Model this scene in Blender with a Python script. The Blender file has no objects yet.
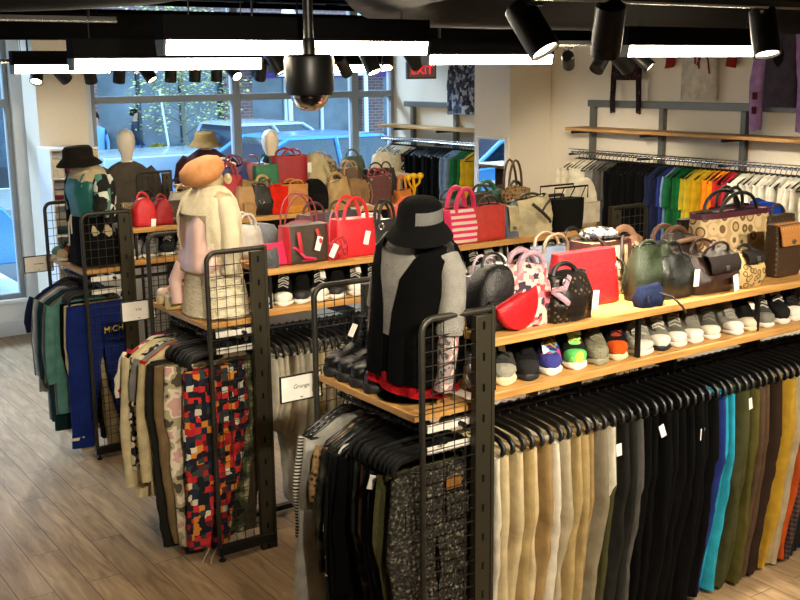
import bpy, math, random
from math import sin, cos, pi, radians
from mathutils import Vector, Matrix, noise as mnoise

SC = bpy.context.scene
COL = SC.collection
random.seed(7)

# ------------------------------------------------------------------ materials
def lin(c):
    if isinstance(c, str):
        c = c.lstrip('#'); c = [int(c[i:i+2], 16) / 255 for i in (0, 2, 4)]
    return tuple((v / 12.92 if v <= .04045 else ((v + .055) / 1.055) ** 2.4) for v in c) + (1,)

_M = {}
class NT:
    def __init__(s, name):
        s.m = bpy.data.materials.new(name); s.m.use_nodes = True
        s.t = s.m.node_tree; s.t.nodes.clear()
        s.out = s.n('ShaderNodeOutputMaterial')
    def n(s, typ, **k):
        o = s.t.nodes.new(typ)
        for a, v in k.items():
            if a == 'inp':
                for i, x in v.items(): o.inputs[i].default_value = x
            else: setattr(o, a, v)
        return o
    def l(s, a, b): s.t.links.new(a, b)
    def ramp(s, fac, stops, interp='LINEAR'):
        r = s.n('ShaderNodeValToRGB'); r.color_ramp.interpolation = interp
        e = r.color_ramp.elements
        while len(e) < len(stops): e.new(.5)
        for q, (p, c) in zip(e, stops): q.position = p; q.color = lin(c) if not isinstance(c, tuple) or len(c) == 3 else c
        s.l(fac, r.inputs[0]); return r.outputs[0]
    def coord(s, scale=1, rot=(0, 0, 0)):
        c = s.n('ShaderNodeTexCoord'); mp = s.n('ShaderNodeMapping')
        mp.inputs['Scale'].default_value = (scale,) * 3 if not isinstance(scale, tuple) else scale
        mp.inputs['Rotation'].default_value = rot
        s.l(c.outputs['Object'], mp.inputs[0]); return mp.outputs[0]

def mul(c, k): return tuple(max(0, min(1, v * k)) for v in c[:3]) + (1,)

def mat(name, color, rough=.75, metal=0, bump=.25, nscale=18, var=.22, sheen=0, coat=0, spec=.5, detail=4, fine=0):
    """Plain procedural surface: one colour, uneven in tone and in relief."""
    key = (name, color, rough, metal, bump, nscale, var)
    if key in _M: return _M[key]
    t = NT(name); b = t.n('ShaderNodeBsdfPrincipled')
    co = t.coord(1)
    nz = t.n('ShaderNodeTexNoise', inp={'Scale': nscale, 'Detail': detail}); t.l(co, nz.inputs['Vector'])
    c = lin(color) if isinstance(color, str) else color
    r = t.n('ShaderNodeValToRGB'); e = r.color_ramp.elements
    e[0].position = .3; e[0].color = mul(c, 1 - var); e[1].position = .7; e[1].color = mul(c, 1 + var)
    t.l(nz.outputs[0], r.inputs[0]); t.l(r.outputs[0], b.inputs['Base Color'])
    b.inputs['Roughness'].default_value = rough; b.inputs['Metallic'].default_value = metal
    b.inputs['Specular IOR Level'].default_value = spec
    if sheen: b.inputs['Sheen Weight'].default_value = sheen
    if coat: b.inputs['Coat Weight'].default_value = coat; b.inputs['Coat Roughness'].default_value = .15
    if bump:
        bp = t.n('ShaderNodeBump', inp={'Strength': bump, 'Distance': .01})
        h = nz.outputs[0]
        if fine:
            n2 = t.n('ShaderNodeTexNoise', inp={'Scale': fine, 'Detail': 2}); t.l(co, n2.inputs['Vector'])
            ad = t.n('ShaderNodeMath', operation='ADD'); t.l(h, ad.inputs[0]); t.l(n2.outputs[0], ad.inputs[1]); h = ad.outputs[0]
        t.l(h, bp.inputs['Height']); t.l(bp.outputs[0], b.inputs['Normal'])
    t.l(b.outputs[0], t.out.inputs[0]); _M[key] = t.m; return t.m

def fabric(color, name=None, var=.18, rough=.9, bump=.5, sheen=0):
    return mat(name or 'fabric_' + color.strip('#'), color, rough=rough, bump=min(1, bump * 1.7), nscale=16, var=var, sheen=sheen, spec=.12, fine=300)
def leather(color, name=None, rough=.42):
    return mat(name or 'leather_' + color.strip('#'), color, rough=rough, bump=.35, nscale=24, var=.15, fine=160)
def metal(color, rough=.35, name=None):
    return mat(name or 'metal_' + color.strip('#'), color, rough=rough, metal=.9, bump=.03, nscale=40, var=.08)
def plastic(color, rough=.4, name=None):
    return mat(name or 'plastic_' + color.strip('#'), color, rough=rough, bump=.02, nscale=30, var=.06)

def emit(name, color, strength):
    t = NT(name); e = t.n('ShaderNodeEmission'); e.inputs[0].default_value = lin(color); e.inputs[1].default_value = strength
    t.l(e.outputs[0], t.out.inputs[0]); return t.m

def pattern(name, fn, rough=.85, bump=.3, bscale=16, metal=0):
    """fn(t) -> colour socket"""
    if name in _M: return _M[name]
    t = NT(name); b = t.n('ShaderNodeBsdfPrincipled', inp={'Roughness': rough, 'Metallic': metal, 'Specular IOR Level': .3})
    t.l(fn(t), b.inputs['Base Color'])
    nz = t.n('ShaderNodeTexNoise', inp={'Scale': bscale, 'Detail': 4}); t.l(t.coord(1), nz.inputs['Vector'])
    bp = t.n('ShaderNodeBump', inp={'Strength': bump, 'Distance': .01}); t.l(nz.outputs[0], bp.inputs['Height']); t.l(bp.outputs[0], b.inputs['Normal'])
    t.l(b.outputs[0], t.out.inputs[0]); _M[name] = t.m; return t.m

def blotch(name, scale, stops, rough=.85, detail=2, dist=0, **k):
    def f(t):
        nz = t.n('ShaderNodeTexNoise', inp={'Scale': scale, 'Detail': detail, 'Distortion': dist}); t.l(t.coord(1), nz.inputs['Vector'])
        return t.ramp(nz.outputs[0], stops, 'CONSTANT')
    return pattern(name, f, rough, **k)
def cells(name, scale, stops, metric='EUCLIDEAN', rough=.85, rot=(0, 0, 0), rand=1.0, **k):
    def f(t):
        v = t.n('ShaderNodeTexVoronoi', distance=metric, inp={'Scale': scale, 'Randomness': rand}); t.l(t.coord(1, rot), v.inputs['Vector'])
        sp = t.n('ShaderNodeSeparateColor'); t.l(v.outputs['Color'], sp.inputs[0])
        return t.ramp(sp.outputs[0], stops, 'CONSTANT')
    return pattern(name, f, rough, **k)
def rings(name, scale, stops, rough=.7, metric='EUCLIDEAN', **k):
    def f(t):
        v = t.n('ShaderNodeTexVoronoi', distance=metric, inp={'Scale': scale, 'Randomness': .55}); t.l(t.coord(1), v.inputs['Vector'])
        return t.ramp(v.outputs['Distance'], stops, 'CONSTANT')
    return pattern(name, f, rough, **k)
def stripes(name, scale, c1, c2, axis='Z', duty=.5, rough=.85, **k):
    def f(t):
        w = t.n('ShaderNodeTexWave', bands_direction=axis, inp={'Scale': scale, 'Distortion': .3, 'Detail': 1}); t.l(t.coord(1), w.inputs['Vector'])
        return t.ramp(w.outputs[1 if False else 'Fac'], [(0, c1), (duty, c2)], 'CONSTANT')
    return pattern(name, f, rough, **k)
def lattice(name, scale, c1, c2, c3, rough=.5, **k):
    """diamond lattice with a motif in each diamond, in the object's XZ plane"""
    def f(t):
        co = t.coord(scale, (0, radians(45), 0))
        ck = t.n('ShaderNodeTexChecker', inp={'Scale': 1.0, 'Color1': lin(c1), 'Color2': lin(c2)}); t.l(co, ck.inputs['Vector'])
        v = t.n('ShaderNodeTexVoronoi', inp={'Scale': 1.0, 'Randomness': 0.0}); t.l(co, v.inputs['Vector'])
        lt = t.n('ShaderNodeMath', operation='LESS_THAN'); lt.inputs[1].default_value = .28; t.l(v.outputs['Distance'], lt.inputs[0])
        mx = t.n('ShaderNodeMix', data_type='RGBA'); t.l(lt.outputs[0], mx.inputs[0]); t.l(ck.outputs[0], mx.inputs[6]); mx.inputs[7].default_value = lin(c3)
        return mx.outputs[2]
    return pattern(name, f, rough, **k)
def plaid(name, scale, base, c2, c3, **k):
    def f(t):
        co = t.coord(1)
        a = t.n('ShaderNodeTexWave', bands_direction='X', inp={'Scale': scale}); t.l(co, a.inputs['Vector'])
        z = t.n('ShaderNodeTexWave', bands_direction='Z', inp={'Scale': scale}); t.l(co, z.inputs['Vector'])
        r1 = t.ramp(a.outputs['Fac'], [(0, base), (.6, c2)], 'CONSTANT'); r2 = t.ramp(z.outputs['Fac'], [(0, base), (.65, c3)], 'CONSTANT')
        mx = t.n('ShaderNodeMix', data_type='RGBA'); mx.inputs[0].default_value = .5; t.l(r1, mx.inputs[6]); t.l(r2, mx.inputs[7])
        return mx.outputs[2]
    return pattern(name, f, **k)

# ------------------------------------------------------------------ mesh builder
class MB:
    def __init__(s): s.v = []; s.f = []
    def add(s, vs, fs, M=None):
        o = len(s.v)
        s.v += [tuple(M @ Vector(v)) if M else tuple(v) for v in vs]
        s.f += [tuple(i + o for i in f) for f in fs]; return s
    def box(s, lo, hi, M=None):
        x0, y0, z0 = lo; x1, y1, z1 = hi
        return s.add([(x0,y0,z0),(x1,y0,z0),(x1,y1,z0),(x0,y1,z0),(x0,y0,z1),(x1,y0,z1),(x1,y1,z1),(x0,y1,z1)],
              [(0,3,2,1),(4,5,6,7),(0,1,5,4),(1,2,6,5),(2,3,7,6),(3,0,4,7)], M)
    def cbox(s, c, d, M=None):
        return s.box([a - b / 2 for a, b in zip(c, d)], [a + b / 2 for a, b in zip(c, d)], M)
    def loft(s, rings_, cap=True, closed=True, M=None):
        n = len(rings_[0]); vs = [p for r in rings_ for p in r]; fs = []
        for i in range(len(rings_) - 1):
            for j in range(n if closed else n - 1):
                a = i * n + j; b = i * n + (j + 1) % n
                fs.append((a, b, b + n, a + n))
        if cap and closed:
            fs.append(tuple(range(n - 1, -1, -1))); fs.append(tuple(range((len(rings_) - 1) * n, len(rings_) * n)))
        return s.add(vs, fs, M)
    def tube(s, pts, r, n=8, flat=1., cap=True, M=None, closed=False):
        pts = [Vector(p) for p in pts]; rr = r if isinstance(r, (list, tuple)) else [r] * len(pts)
        rg = []; up = None
        for i, p in enumerate(pts):
            if closed: d = pts[(i + 1) % len(pts)] - pts[i - 1]
            else: d = (pts[min(i + 1, len(pts) - 1)] - pts[max(i - 1, 0)])
            d = d.normalized() if d.length > 1e-9 else Vector((0, 0, 1))
            if up is None:
                up = Vector((0, 1, 0)) if abs(d.y) < .9 else Vector((1, 0, 0))
            a = (up - d * up.dot(d))
            a = a.normalized() if a.length > 1e-6 else d.orthogonal().normalized()
            b = d.cross(a); up = a
            rg.append([p + a * (rr[i] * flat * cos(2 * pi * k / n)) + b * (rr[i] * sin(2 * pi * k / n)) for k in range(n)])
        if closed: rg.append(rg[0]); return s.loft(rg, False, True, M)
        return s.loft(rg, cap, True, M)
    def lathe(s, prof, n=24, M=None, cap=True, sx=1., sy=1.):
        return s.loft([[(r * cos(2 * pi * k / n) * sx, r * sin(2 * pi * k / n) * sy, z) for k in range(n)] for r, z in prof], cap, True, M)
    def ball(s, c, r, n=16, m=10, M=None):
        if not isinstance(r, (tuple, list)): r = (r, r, r)
        rg = []
        for i in range(m + 1):
            t = -pi / 2 + pi * i / m; t = max(-pi / 2 + .02, min(pi / 2 - .02, t))
            rg.append([(c[0] + r[0] * cos(t) * cos(2 * pi * k / n), c[1] + r[1] * cos(t) * sin(2 * pi * k / n), c[2] + r[2] * sin(t)) for k in range(n)])
        return s.loft(rg, True, True, M)
    def sheet(s, grid, th=.002, M=None):
        """grid[i][j] points; thickness added along -normal (approx) as a closed slab"""
        R, C = len(grid), len(grid[0]); g = [[Vector(p) for p in r] for r in grid]
        bk = []
        for i in range(R):
            row = []
            for j in range(C):
                du = g[i][min(j + 1, C - 1)] - g[i][max(j - 1, 0)]; dv = g[min(i + 1, R - 1)][j] - g[max(i - 1, 0)][j]
                nn = du.cross(dv); nn = nn.normalized() if nn.length > 1e-9 else Vector((0, 1, 0))
                row.append(g[i][j] - nn * th)
            bk.append(row)
        vs = [p for r in g for p in r] + [p for r in bk for p in r]; o = R * C; fs = []
        for i in range(R - 1):
            for j in range(C - 1):
                a = i * C + j; fs.append((a, a + 1, a + C + 1, a + C)); fs.append((o + a, o + a + C, o + a + C + 1, o + a + 1))
        bd = [(0, j) for j in range(C)] + [(i, C - 1) for i in range(1, R)] + [(R - 1, j) for j in range(C - 2, -1, -1)] + [(i, 0) for i in range(R - 2, 0, -1)]
        for k in range(len(bd)):
            a = bd[k][0] * C + bd[k][1]; b = bd[(k + 1) % len(bd)]; b = b[0] * C + b[1]
            fs.append((b, a, o + a, o + b))
        return s.add(vs, fs, M)
    def build(s, name, material, parent=None, loc=(0, 0, 0), rot=(0, 0, 0), bevel=0, smooth=True, angle=40, sub=0, label=None):
        me = bpy.data.meshes.new(name); me.from_pydata(s.v, [], s.f); me.validate(); me.update()
        if material: me.materials.append(material)
        if smooth:
            for p in me.polygons: p.use_smooth = True
            me.set_sharp_from_angle(angle=radians(angle))
        o = bpy.data.objects.new(name, me); COL.objects.link(o)
        o.location = loc; o.rotation_euler = rot
        if parent: o.parent = parent
        if bevel:
            b = o.modifiers.new('bevel', 'BEVEL'); b.width = bevel; b.segments = 2; b.limit_method = 'ANGLE'
        if sub:
            b = o.modifiers.new('sub', 'SUBSURF'); b.levels = sub; b.render_levels = sub
        if label: o['label'] = label
        return o

def thing(name, label, cat, loc=(0, 0, 0), rz=0, group=None):
    o = bpy.data.objects.new(name, None); COL.objects.link(o); o.empty_display_size = .05
    o.location = loc; o.rotation_euler = (0, 0, rz); o['label'] = label; o['category'] = cat
    if group: o['group'] = group
    return o
def tag(o, label, cat, group=None, kind=None):
    o['label'] = label; o['category'] = cat
    if group: o['group'] = group
    if kind: o['kind'] = kind
    return o
def struct(o, label=None):
    o['kind'] = 'structure'
    if label: o['label'] = label
    return o
def copy_tree(o, parent=None):
    c = o.copy(); COL.objects.link(c)
    if parent: c.parent = parent
    for ch in list(o.children): copy_tree(ch, c)
    return c
ORD = ['first', 'second', 'third', 'fourth', 'fifth', 'sixth', 'seventh', 'eighth', 'ninth', 'tenth', 'eleventh', 'twelfth', 'thirteenth',
       'fourteenth', 'fifteenth', 'sixteenth', 'seventeenth', 'eighteenth', 'nineteenth', 'twentieth']
def rnd(a, b): return random.uniform(a, b)
def T(x, y, z): return Matrix.Translation((x, y, z))
def RZ(a): return Matrix.Rotation(a, 4, 'Z')
def RX(a): return Matrix.Rotation(a, 4, 'X')
def RY(a): return Matrix.Rotation(a, 4, 'Y')
def arc(c, r, a0, a1, n, plane='xz'):
    o = []
    for i in range(n + 1):
        a = a0 + (a1 - a0) * i / n; u, v = r * cos(a), r * sin(a)
        o.append((c[0] + u, c[1], c[2] + v) if plane == 'xz' else ((c[0], c[1] + u, c[2] + v) if plane == 'yz' else (c[0] + u, c[1] + v, c[2])))
    return o
def text_mesh(name, body, size, material, parent, loc, rot, shear=0, extrude=.0004, align='CENTER'):
    cu = bpy.data.curves.new(name, 'FONT'); cu.body = body; cu.size = size; cu.align_x = align; cu.align_y = 'CENTER'; cu.extrude = extrude; cu.shear = shear
    cu.resolution_u = 3
    tmp = bpy.data.objects.new('tmp_text', cu); COL.objects.link(tmp)
    dg = bpy.context.evaluated_depsgraph_get(); me = bpy.data.meshes.new_from_object(tmp.evaluated_get(dg))
    bpy.data.objects.remove(tmp); me.name = name; me.materials.clear(); me.materials.append(material)
    o = bpy.data.objects.new(name, me); COL.objects.link(o); o.parent = parent; o.location = loc; o.rotation_euler = rot
    return o
# ------------------------------------------------------------------ camera
F_PX, PITCH, ROLL, YAW = 1073.0, .21059, -.01029, .96669
fw = Vector((cos(YAW), sin(YAW), 0)); rt = Vector((sin(YAW), -cos(YAW), 0)); upv = Vector((0, 0, 1))
Fv = fw * cos(PITCH) - upv * sin(PITCH); Uv = upv * cos(PITCH) + fw * sin(PITCH)
R2 = rt * cos(ROLL) + Uv * sin(ROLL); U2 = Uv * cos(ROLL) - rt * sin(ROLL)
cam = bpy.data.cameras.new('camera'); camo = bpy.data.objects.new('camera', cam); COL.objects.link(camo)
camo.matrix_world = Matrix(((R2.x, U2.x, -Fv.x, 0), (R2.y, U2.y, -Fv.y, 0), (R2.z, U2.z, -Fv.z, 2.5), (0, 0, 0, 1)))
cam.sensor_fit = 'HORIZONTAL'; cam.sensor_width = 36; cam.lens = F_PX * 36 / 800; cam.clip_start = .05; cam.clip_end = 200
SC.camera = camo
SC.view_settings.view_transform = 'Standard'; SC.view_settings.look = 'None'; SC.view_settings.gamma = 1
SC.view_settings.exposure = 0.9

# ------------------------------------------------------------------ shared materials
def wood_floor():
    t = NT('floor_planks'); b = t.n('ShaderNodeBsdfPrincipled')
    co = t.coord(1, (0, 0, radians(90)))
    br = t.n('ShaderNodeTexBrick', offset=.37, inp={'Scale': 1, 'Mortar Size': .0022, 'Brick Width': 1.25, 'Row Height': .17, 'Color1': (0, 0, 0, 1), 'Color2': (1, 1, 1, 1), 'Mortar': (.5, .5, .5, 1), 'Bias': 0.0})
    t.l(co, br.inputs['Vector'])
    mp = t.n('ShaderNodeMapping'); mp.inputs['Scale'].default_value = (1.2, 9, 1); t.l(co, mp.inputs[0])
    av = t.n('ShaderNodeVectorMath', operation='ADD'); t.l(mp.outputs[0], av.inputs[0]); t.l(br.outputs['Color'], av.inputs[1])
    nz = t.n('ShaderNodeTexNoise', inp={'Scale': 2.2, 'Detail': 8, 'Roughness': .62, 'Distortion': .8}); t.l(av.outputs[0], nz.inputs['Vector'])
    wood = t.ramp(nz.outputs[0], [(.28, '#7a6247'), (.5, '#a08564'), (.72, '#bda17c')])
    mx = t.n('ShaderNodeMix', data_type='RGBA', blend_type='MULTIPLY'); mx.inputs[0].default_value = .35
    tone = t.ramp(br.outputs['Color'], [(0, '#b9b2aa'), (1, '#ffffff')]); t.l(wood, mx.inputs[6]); t.l(tone, mx.inputs[7])
    m2 = t.n('ShaderNodeMix', data_type='RGBA'); t.l(br.outputs['Fac'], m2.inputs[0]); t.l(mx.outputs[2], m2.inputs[6]); m2.inputs[7].default_value = lin('#4a3a2a')
    t.l(m2.outputs[2], b.inputs['Base Color'])
    b.inputs['Roughness'].default_value = .42
    bp = t.n('ShaderNodeBump', inp={'Strength': .15, 'Distance': .004}); t.l(nz.outputs[0], bp.inputs['Height']); t.l(bp.outputs[0], b.inputs['Normal'])
    t.l(b.outputs[0], t.out.inputs[0]); return t.m
def board(name='pale_oak_board', c1='#a4753a', c2='#bd8d4c', c3='#cb9f60'):
    t = NT(name); b = t.n('ShaderNodeBsdfPrincipled', inp={'Roughness': .5})
    co = t.coord((1.2, 16, 16))
    nz = t.n('ShaderNodeTexNoise', inp={'Scale': 3, 'Detail': 6, 'Distortion': .6}); t.l(co, nz.inputs['Vector'])
    t.l(t.ramp(nz.outputs[0], [(.3, c1), (.5, c2), (.75, c3)]), b.inputs['Base Color']); t.l(b.outputs[0], t.out.inputs[0]); return t.m
def boardY(name, *c):
    m = board(name, *c)
    for n in m.node_tree.nodes:
        if n.type == 'MAPPING': n.inputs['Scale'].default_value = (16, 1.2, 16)
    return m
M_FLOOR = wood_floor(); M_BOARD = board(); M_BOARDY = boardY('oak_end_board', '#a4753a', '#bd8d4c', '#cb9f60')
M_WALL = mat('painted_wall', '#e6ddcb', rough=.8, bump=.04, nscale=60, var=.03)
M_WHITE = mat('white_paint', '#e4e6e8', rough=.6, bump=.03, nscale=50, var=.03)
M_CEIL = mat('black_ceiling_paint', '#060606', rough=.95, bump=.2, nscale=20, var=.3, spec=.03)
M_HOUSE = mat('black_lamp_housing', '#080808', rough=.8, bump=.05, nscale=40, var=.15, spec=.08)
M_BLACK = mat('black_powder_coat', '#0c0b0b', rough=.5, metal=.2, bump=.05, nscale=60, var=.15)
M_RACK = mat('bronze_black_steel', '#38352d', rough=.45, metal=.55, bump=.05, nscale=50, var=.15)
M_STEEL = metal('#9a9a96', .3); M_CHROME = metal('#c8c8c8', .15); M_GREYSTEEL = mat('grey_steel_channel', '#6b6c66', rough=.5, metal=.5, bump=.04, nscale=50, var=.1)
M_BLKPL = mat('black_hanger_plastic', '#0b0b0b', rough=.42, bump=.05, nscale=40, var=.2)
M_CARD = mat('white_card', '#e9e4d8', rough=.7, bump=.02, nscale=40, var=.03)
M_INK = plastic('#2a2622', .7)
M_TAG = mat('white_paper_tag', '#f0ece2', rough=.7, bump=.02, nscale=40, var=.04)
M_FRAME = mat('window_frame_paint', '#8d9499', rough=.5, bump=.03, nscale=50, var=.05)
def glass_pane():
    t = NT('window_glass'); a = t.n('ShaderNodeBsdfTransparent'); g = t.n('ShaderNodeBsdfGlossy', inp={'Roughness': .02})
    lw = t.n('ShaderNodeFresnel', inp={'IOR': 1.25}); nz = t.n('ShaderNodeTexNoise', inp={'Scale': 3.0}); t.l(t.coord(1), nz.inputs['Vector'])
    a.inputs[0].default_value = (.96, .985, 1, 1)
    m = t.n('ShaderNodeMixShader'); t.l(lw.outputs[0], m.inputs[0]); t.l(a.outputs[0], m.inputs[1]); t.l(g.outputs[0], m.inputs[2]); t.l(m.outputs[0], t.out.inputs[0]); return t.m
M_GLASS = glass_pane()
def clear_plastic():
    t = NT('smoked_clear_plastic'); a = t.n('ShaderNodeBsdfTransparent'); a.inputs[0].default_value = (.62, .58, .55, 1); g = t.n('ShaderNodeBsdfGlossy', inp={'Roughness': .05})
    lw = t.n('ShaderNodeFresnel', inp={'IOR': 1.5}); m = t.n('ShaderNodeMixShader'); t.l(lw.outputs[0], m.inputs[0]); t.l(a.outputs[0], m.inputs[1]); t.l(g.outputs[0], m.inputs[2]); t.l(m.outputs[0], t.out.inputs[0]); return t.m
M_CLEAR = clear_plastic()

# ------------------------------------------------------------------ room shell
XR, YF, XL, YB, ZC = 7.248, 10.562, -2.2, -1.6, 3.45
struct(MB().box((XL, YB, -.1), (XR, YF + .1, 0)).build('floor', M_FLOOR, smooth=False))
struct(MB().box((XL, YB, ZC), (XR, YF + .1, ZC + .1)).build('ceiling', M_CEIL, smooth=False))
struct(MB().box((XR, YB, 0), (XR + .15, YF + .15, ZC)).build('wall_right', M_WALL, smooth=False))
struct(MB().box((XL - .15, YB, 0), (XL, YF + .15, ZC)).build('wall_left', M_WALL, smooth=False))
struct(MB().box((XL - .15, YB - .15, 0), (XR + .15, YB, ZC)).build('wall_back', M_WALL, smooth=False))
# front: sill wall, head, corner posts
struct(MB().box((XL, YF, 0), (XR, YF + .15, .33)).build('wall_front', M_WHITE, smooth=False))
struct(MB().box((XL, YF - .015, 0), (3.1, YF, .15)).build('baseboard_front', M_WHITE, bevel=.004))
struct(MB().box((XL, YF - .06, .33), (XR, YF + .16, .365)).build('trim_1', M_WHITE, bevel=.006))          # sill board
struct(MB().box((2.84, YF - .05, .365), (3.13, YF + .12, ZC)).build('trim_2', M_WHITE, bevel=.005))       # wide post between the windows
struct(MB().box((3.13, YF + .0, .365), (3.62, YF + .12, ZC)).build('trim_3', M_WHITE, bevel=.005))
struct(MB().box((XL, YF, 3.25), (XR, YF + .12, ZC)).build('wall_front.001', M_WHITE, smooth=False))
def window(n, x0, x1, z0=.365, z1=3.25, tz=2.24):
    f = MB(); w = .045
    f.box((x0, YF + .02, z0), (x0 + w, YF + .11, z1)); f.box((x1 - w, YF + .02, z0), (x1, YF + .11, z1))
    f.box((x0 + w, YF + .02, z0), (x1 - w, YF + .11, z0 + w)); f.box((x0 + w, YF + .02, z1 - w), (x1 - w, YF + .11, z1))
    r = struct(f.build('window_%d' % n, M_FRAME, smooth=False, bevel=.004))
    MB().box((x0 + w, YF + .015, tz - .035), (x1 - w, YF + .115, tz + .035)).build('transom', M_FRAME, r, bevel=.004)
    MB().box((x0 + w, YF + .06, z0 + w), (x1 - w, YF + .066, tz - .035)).build('glass_pane', M_GLASS, r, smooth=False)
    MB().box((x0 + w, YF + .06, tz + .035), (x1 - w, YF + .066, z1 - w)).build('glass_pane', M_GLASS, r, smooth=False)
window(1, .3, 2.84); window(2, 3.62, 5.21); window(3, 5.21, 6.71); window(4, 6.71, XR)
# white column by the window, and the column with the mirror on the right wall
struct(MB().box((2.86, 9.78, 0), (3.31, 10.2, ZC)).build('column_left', M_WALL, bevel=.004), 'cream column by the front window')
struct(MB().box((6.727, 7.882, 0), (XR, 8.42, ZC)).build('column_right', M_WALL, bevel=.004), 'cream column standing out from the right wall')
mr = thing('wall_mirror', 'tall white framed mirror on the cream column reflecting a blue car', 'mirror', (6.727, 8.132, 0))
f = MB()
for a in (-.226, .206): f.box((-.03, a, .3), (0, a + .02, 1.86))
f.box((-.03, -.206, 1.84), (0, .206, 1.86)); f.box((-.03, -.206, .3), (0, .206, .32)); f.build('mirror_frame', M_WHITE, mr, bevel=.003)
t = NT('mirror_silver'); g = t.n('ShaderNodeBsdfGlossy', inp={'Roughness': .01}); nz = t.n('ShaderNodeTexNoise', inp={'Scale': 2}); t.l(t.coord(1), nz.inputs['Vector'])
t.l(t.ramp(nz.outputs[0], [(.3, '#dfe6ea'), (.7, '#eef2f4')]), g.inputs[0]); t.l(g.outputs[0], t.out.inputs[0])
MB().box((-.018, -.206, .32), (-.001, .206, 1.84)).build('mirror_glass', t.m, mr, smooth=False)

# ------------------------------------------------------------------ gondolas
X0, PW, ZT = 2.172, .325, 1.644
ZBAG, ZSHOE, ZEND = 1.511, 1.298, 1.262
def slotted(xc):
    def f(t):
        sp = t.n('ShaderNodeSeparateXYZ'); t.l(t.coord(1), sp.inputs[0])
        d = t.n('ShaderNodeMath', operation='SUBTRACT'); d.inputs[1].default_value = xc; t.l(sp.outputs[0], d.inputs[0])
        ab = t.n('ShaderNodeMath', operation='ABSOLUTE'); t.l(d.outputs[0], ab.inputs[0])
        lx = t.n('ShaderNodeMath', operation='LESS_THAN'); lx.inputs[1].default_value = .006; t.l(ab.outputs[0], lx.inputs[0])
        md = t.n('ShaderNodeMath', operation='FRACT'); dv = t.n('ShaderNodeMath', operation='DIVIDE'); dv.inputs[1].default_value = .12; t.l(sp.outputs[2], dv.inputs[0]); t.l(dv.outputs[0], md.inputs[0])
        lz = t.n('ShaderNodeMath', operation='LESS_THAN'); lz.inputs[1].default_value = .26; t.l(md.outputs[0], lz.inputs[0])
        m = t.n('ShaderNodeMath', operation='MULTIPLY'); t.l(lx.outputs[0], m.inputs[0]); t.l(lz.outputs[0], m.inputs[1])
        return t.ramp(m.outputs[0], [(0, '#3d392d'), (.5, '#080707')], 'CONSTANT')
    return pattern('slotted_post_%.3f' % xc, f, rough=.45, bump=.05, metal=.5)
def grid_panel(parent, x0, y, mirror=False):
    """end frame: bent tube outer frame, welded wire grid, slotted post, foot"""
    sg = -1 if mirror else 1
    def X(u): return x0 + sg * u
    r = .0125; R = .05
    pts = [(X(0), y, .07)] + [(X(R - R * cos(a)), y, ZT - R + R * sin(a) - r) for a in [i * pi / 2 / 6 for i in range(7)]] + [(X(PW), y, ZT - r)]
    p = MB().tube(pts, r, 10).build('grid_panel', M_RACK, parent)
    w = MB(); z = .16
    while z < ZT - .04:
        w.tube([(X(.004), y, z), (X(PW - .085), y, z)], .0021, 5); z += .054
    for k in range(1, 5):
        w.tube([(X(k * .05), y + .003, .08), (X(k * .05), y + .003, ZT - r)], .0021, 5)
    w.build('wire_grid', M_RACK, p)
    q = MB(); a, b = sorted((X(PW - .085), X(PW - .012))); q.box((a, y - .012, .0), (b, y + .02, ZT - .03))
    a, b = sorted((X(PW - .012), X(PW + .003))); q.box((a, y - .016, 0), (b, y + .02, ZT - .002))
    q.build('slotted_post', slotted(X(PW - .0485)), p, bevel=.002)
    ft = MB(); a, b = sorted((X(-.012), X(PW))); ft.box((a, y - .018, .035), (b, y + .018, .085))
    ft.lathe([(.018, 0), (.018, .008), (.007, .012), (.007, .036)], 12, T(X(.01), y, 0))
    ft.build('foot_bar', M_BLACK, p, bevel=.002)
    return p
def rail(parent, a, b, name='hang_rail', r=.0125):
    o = MB().tube([a, b], r, 10).build(name, M_BLACK, parent); return o
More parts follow.
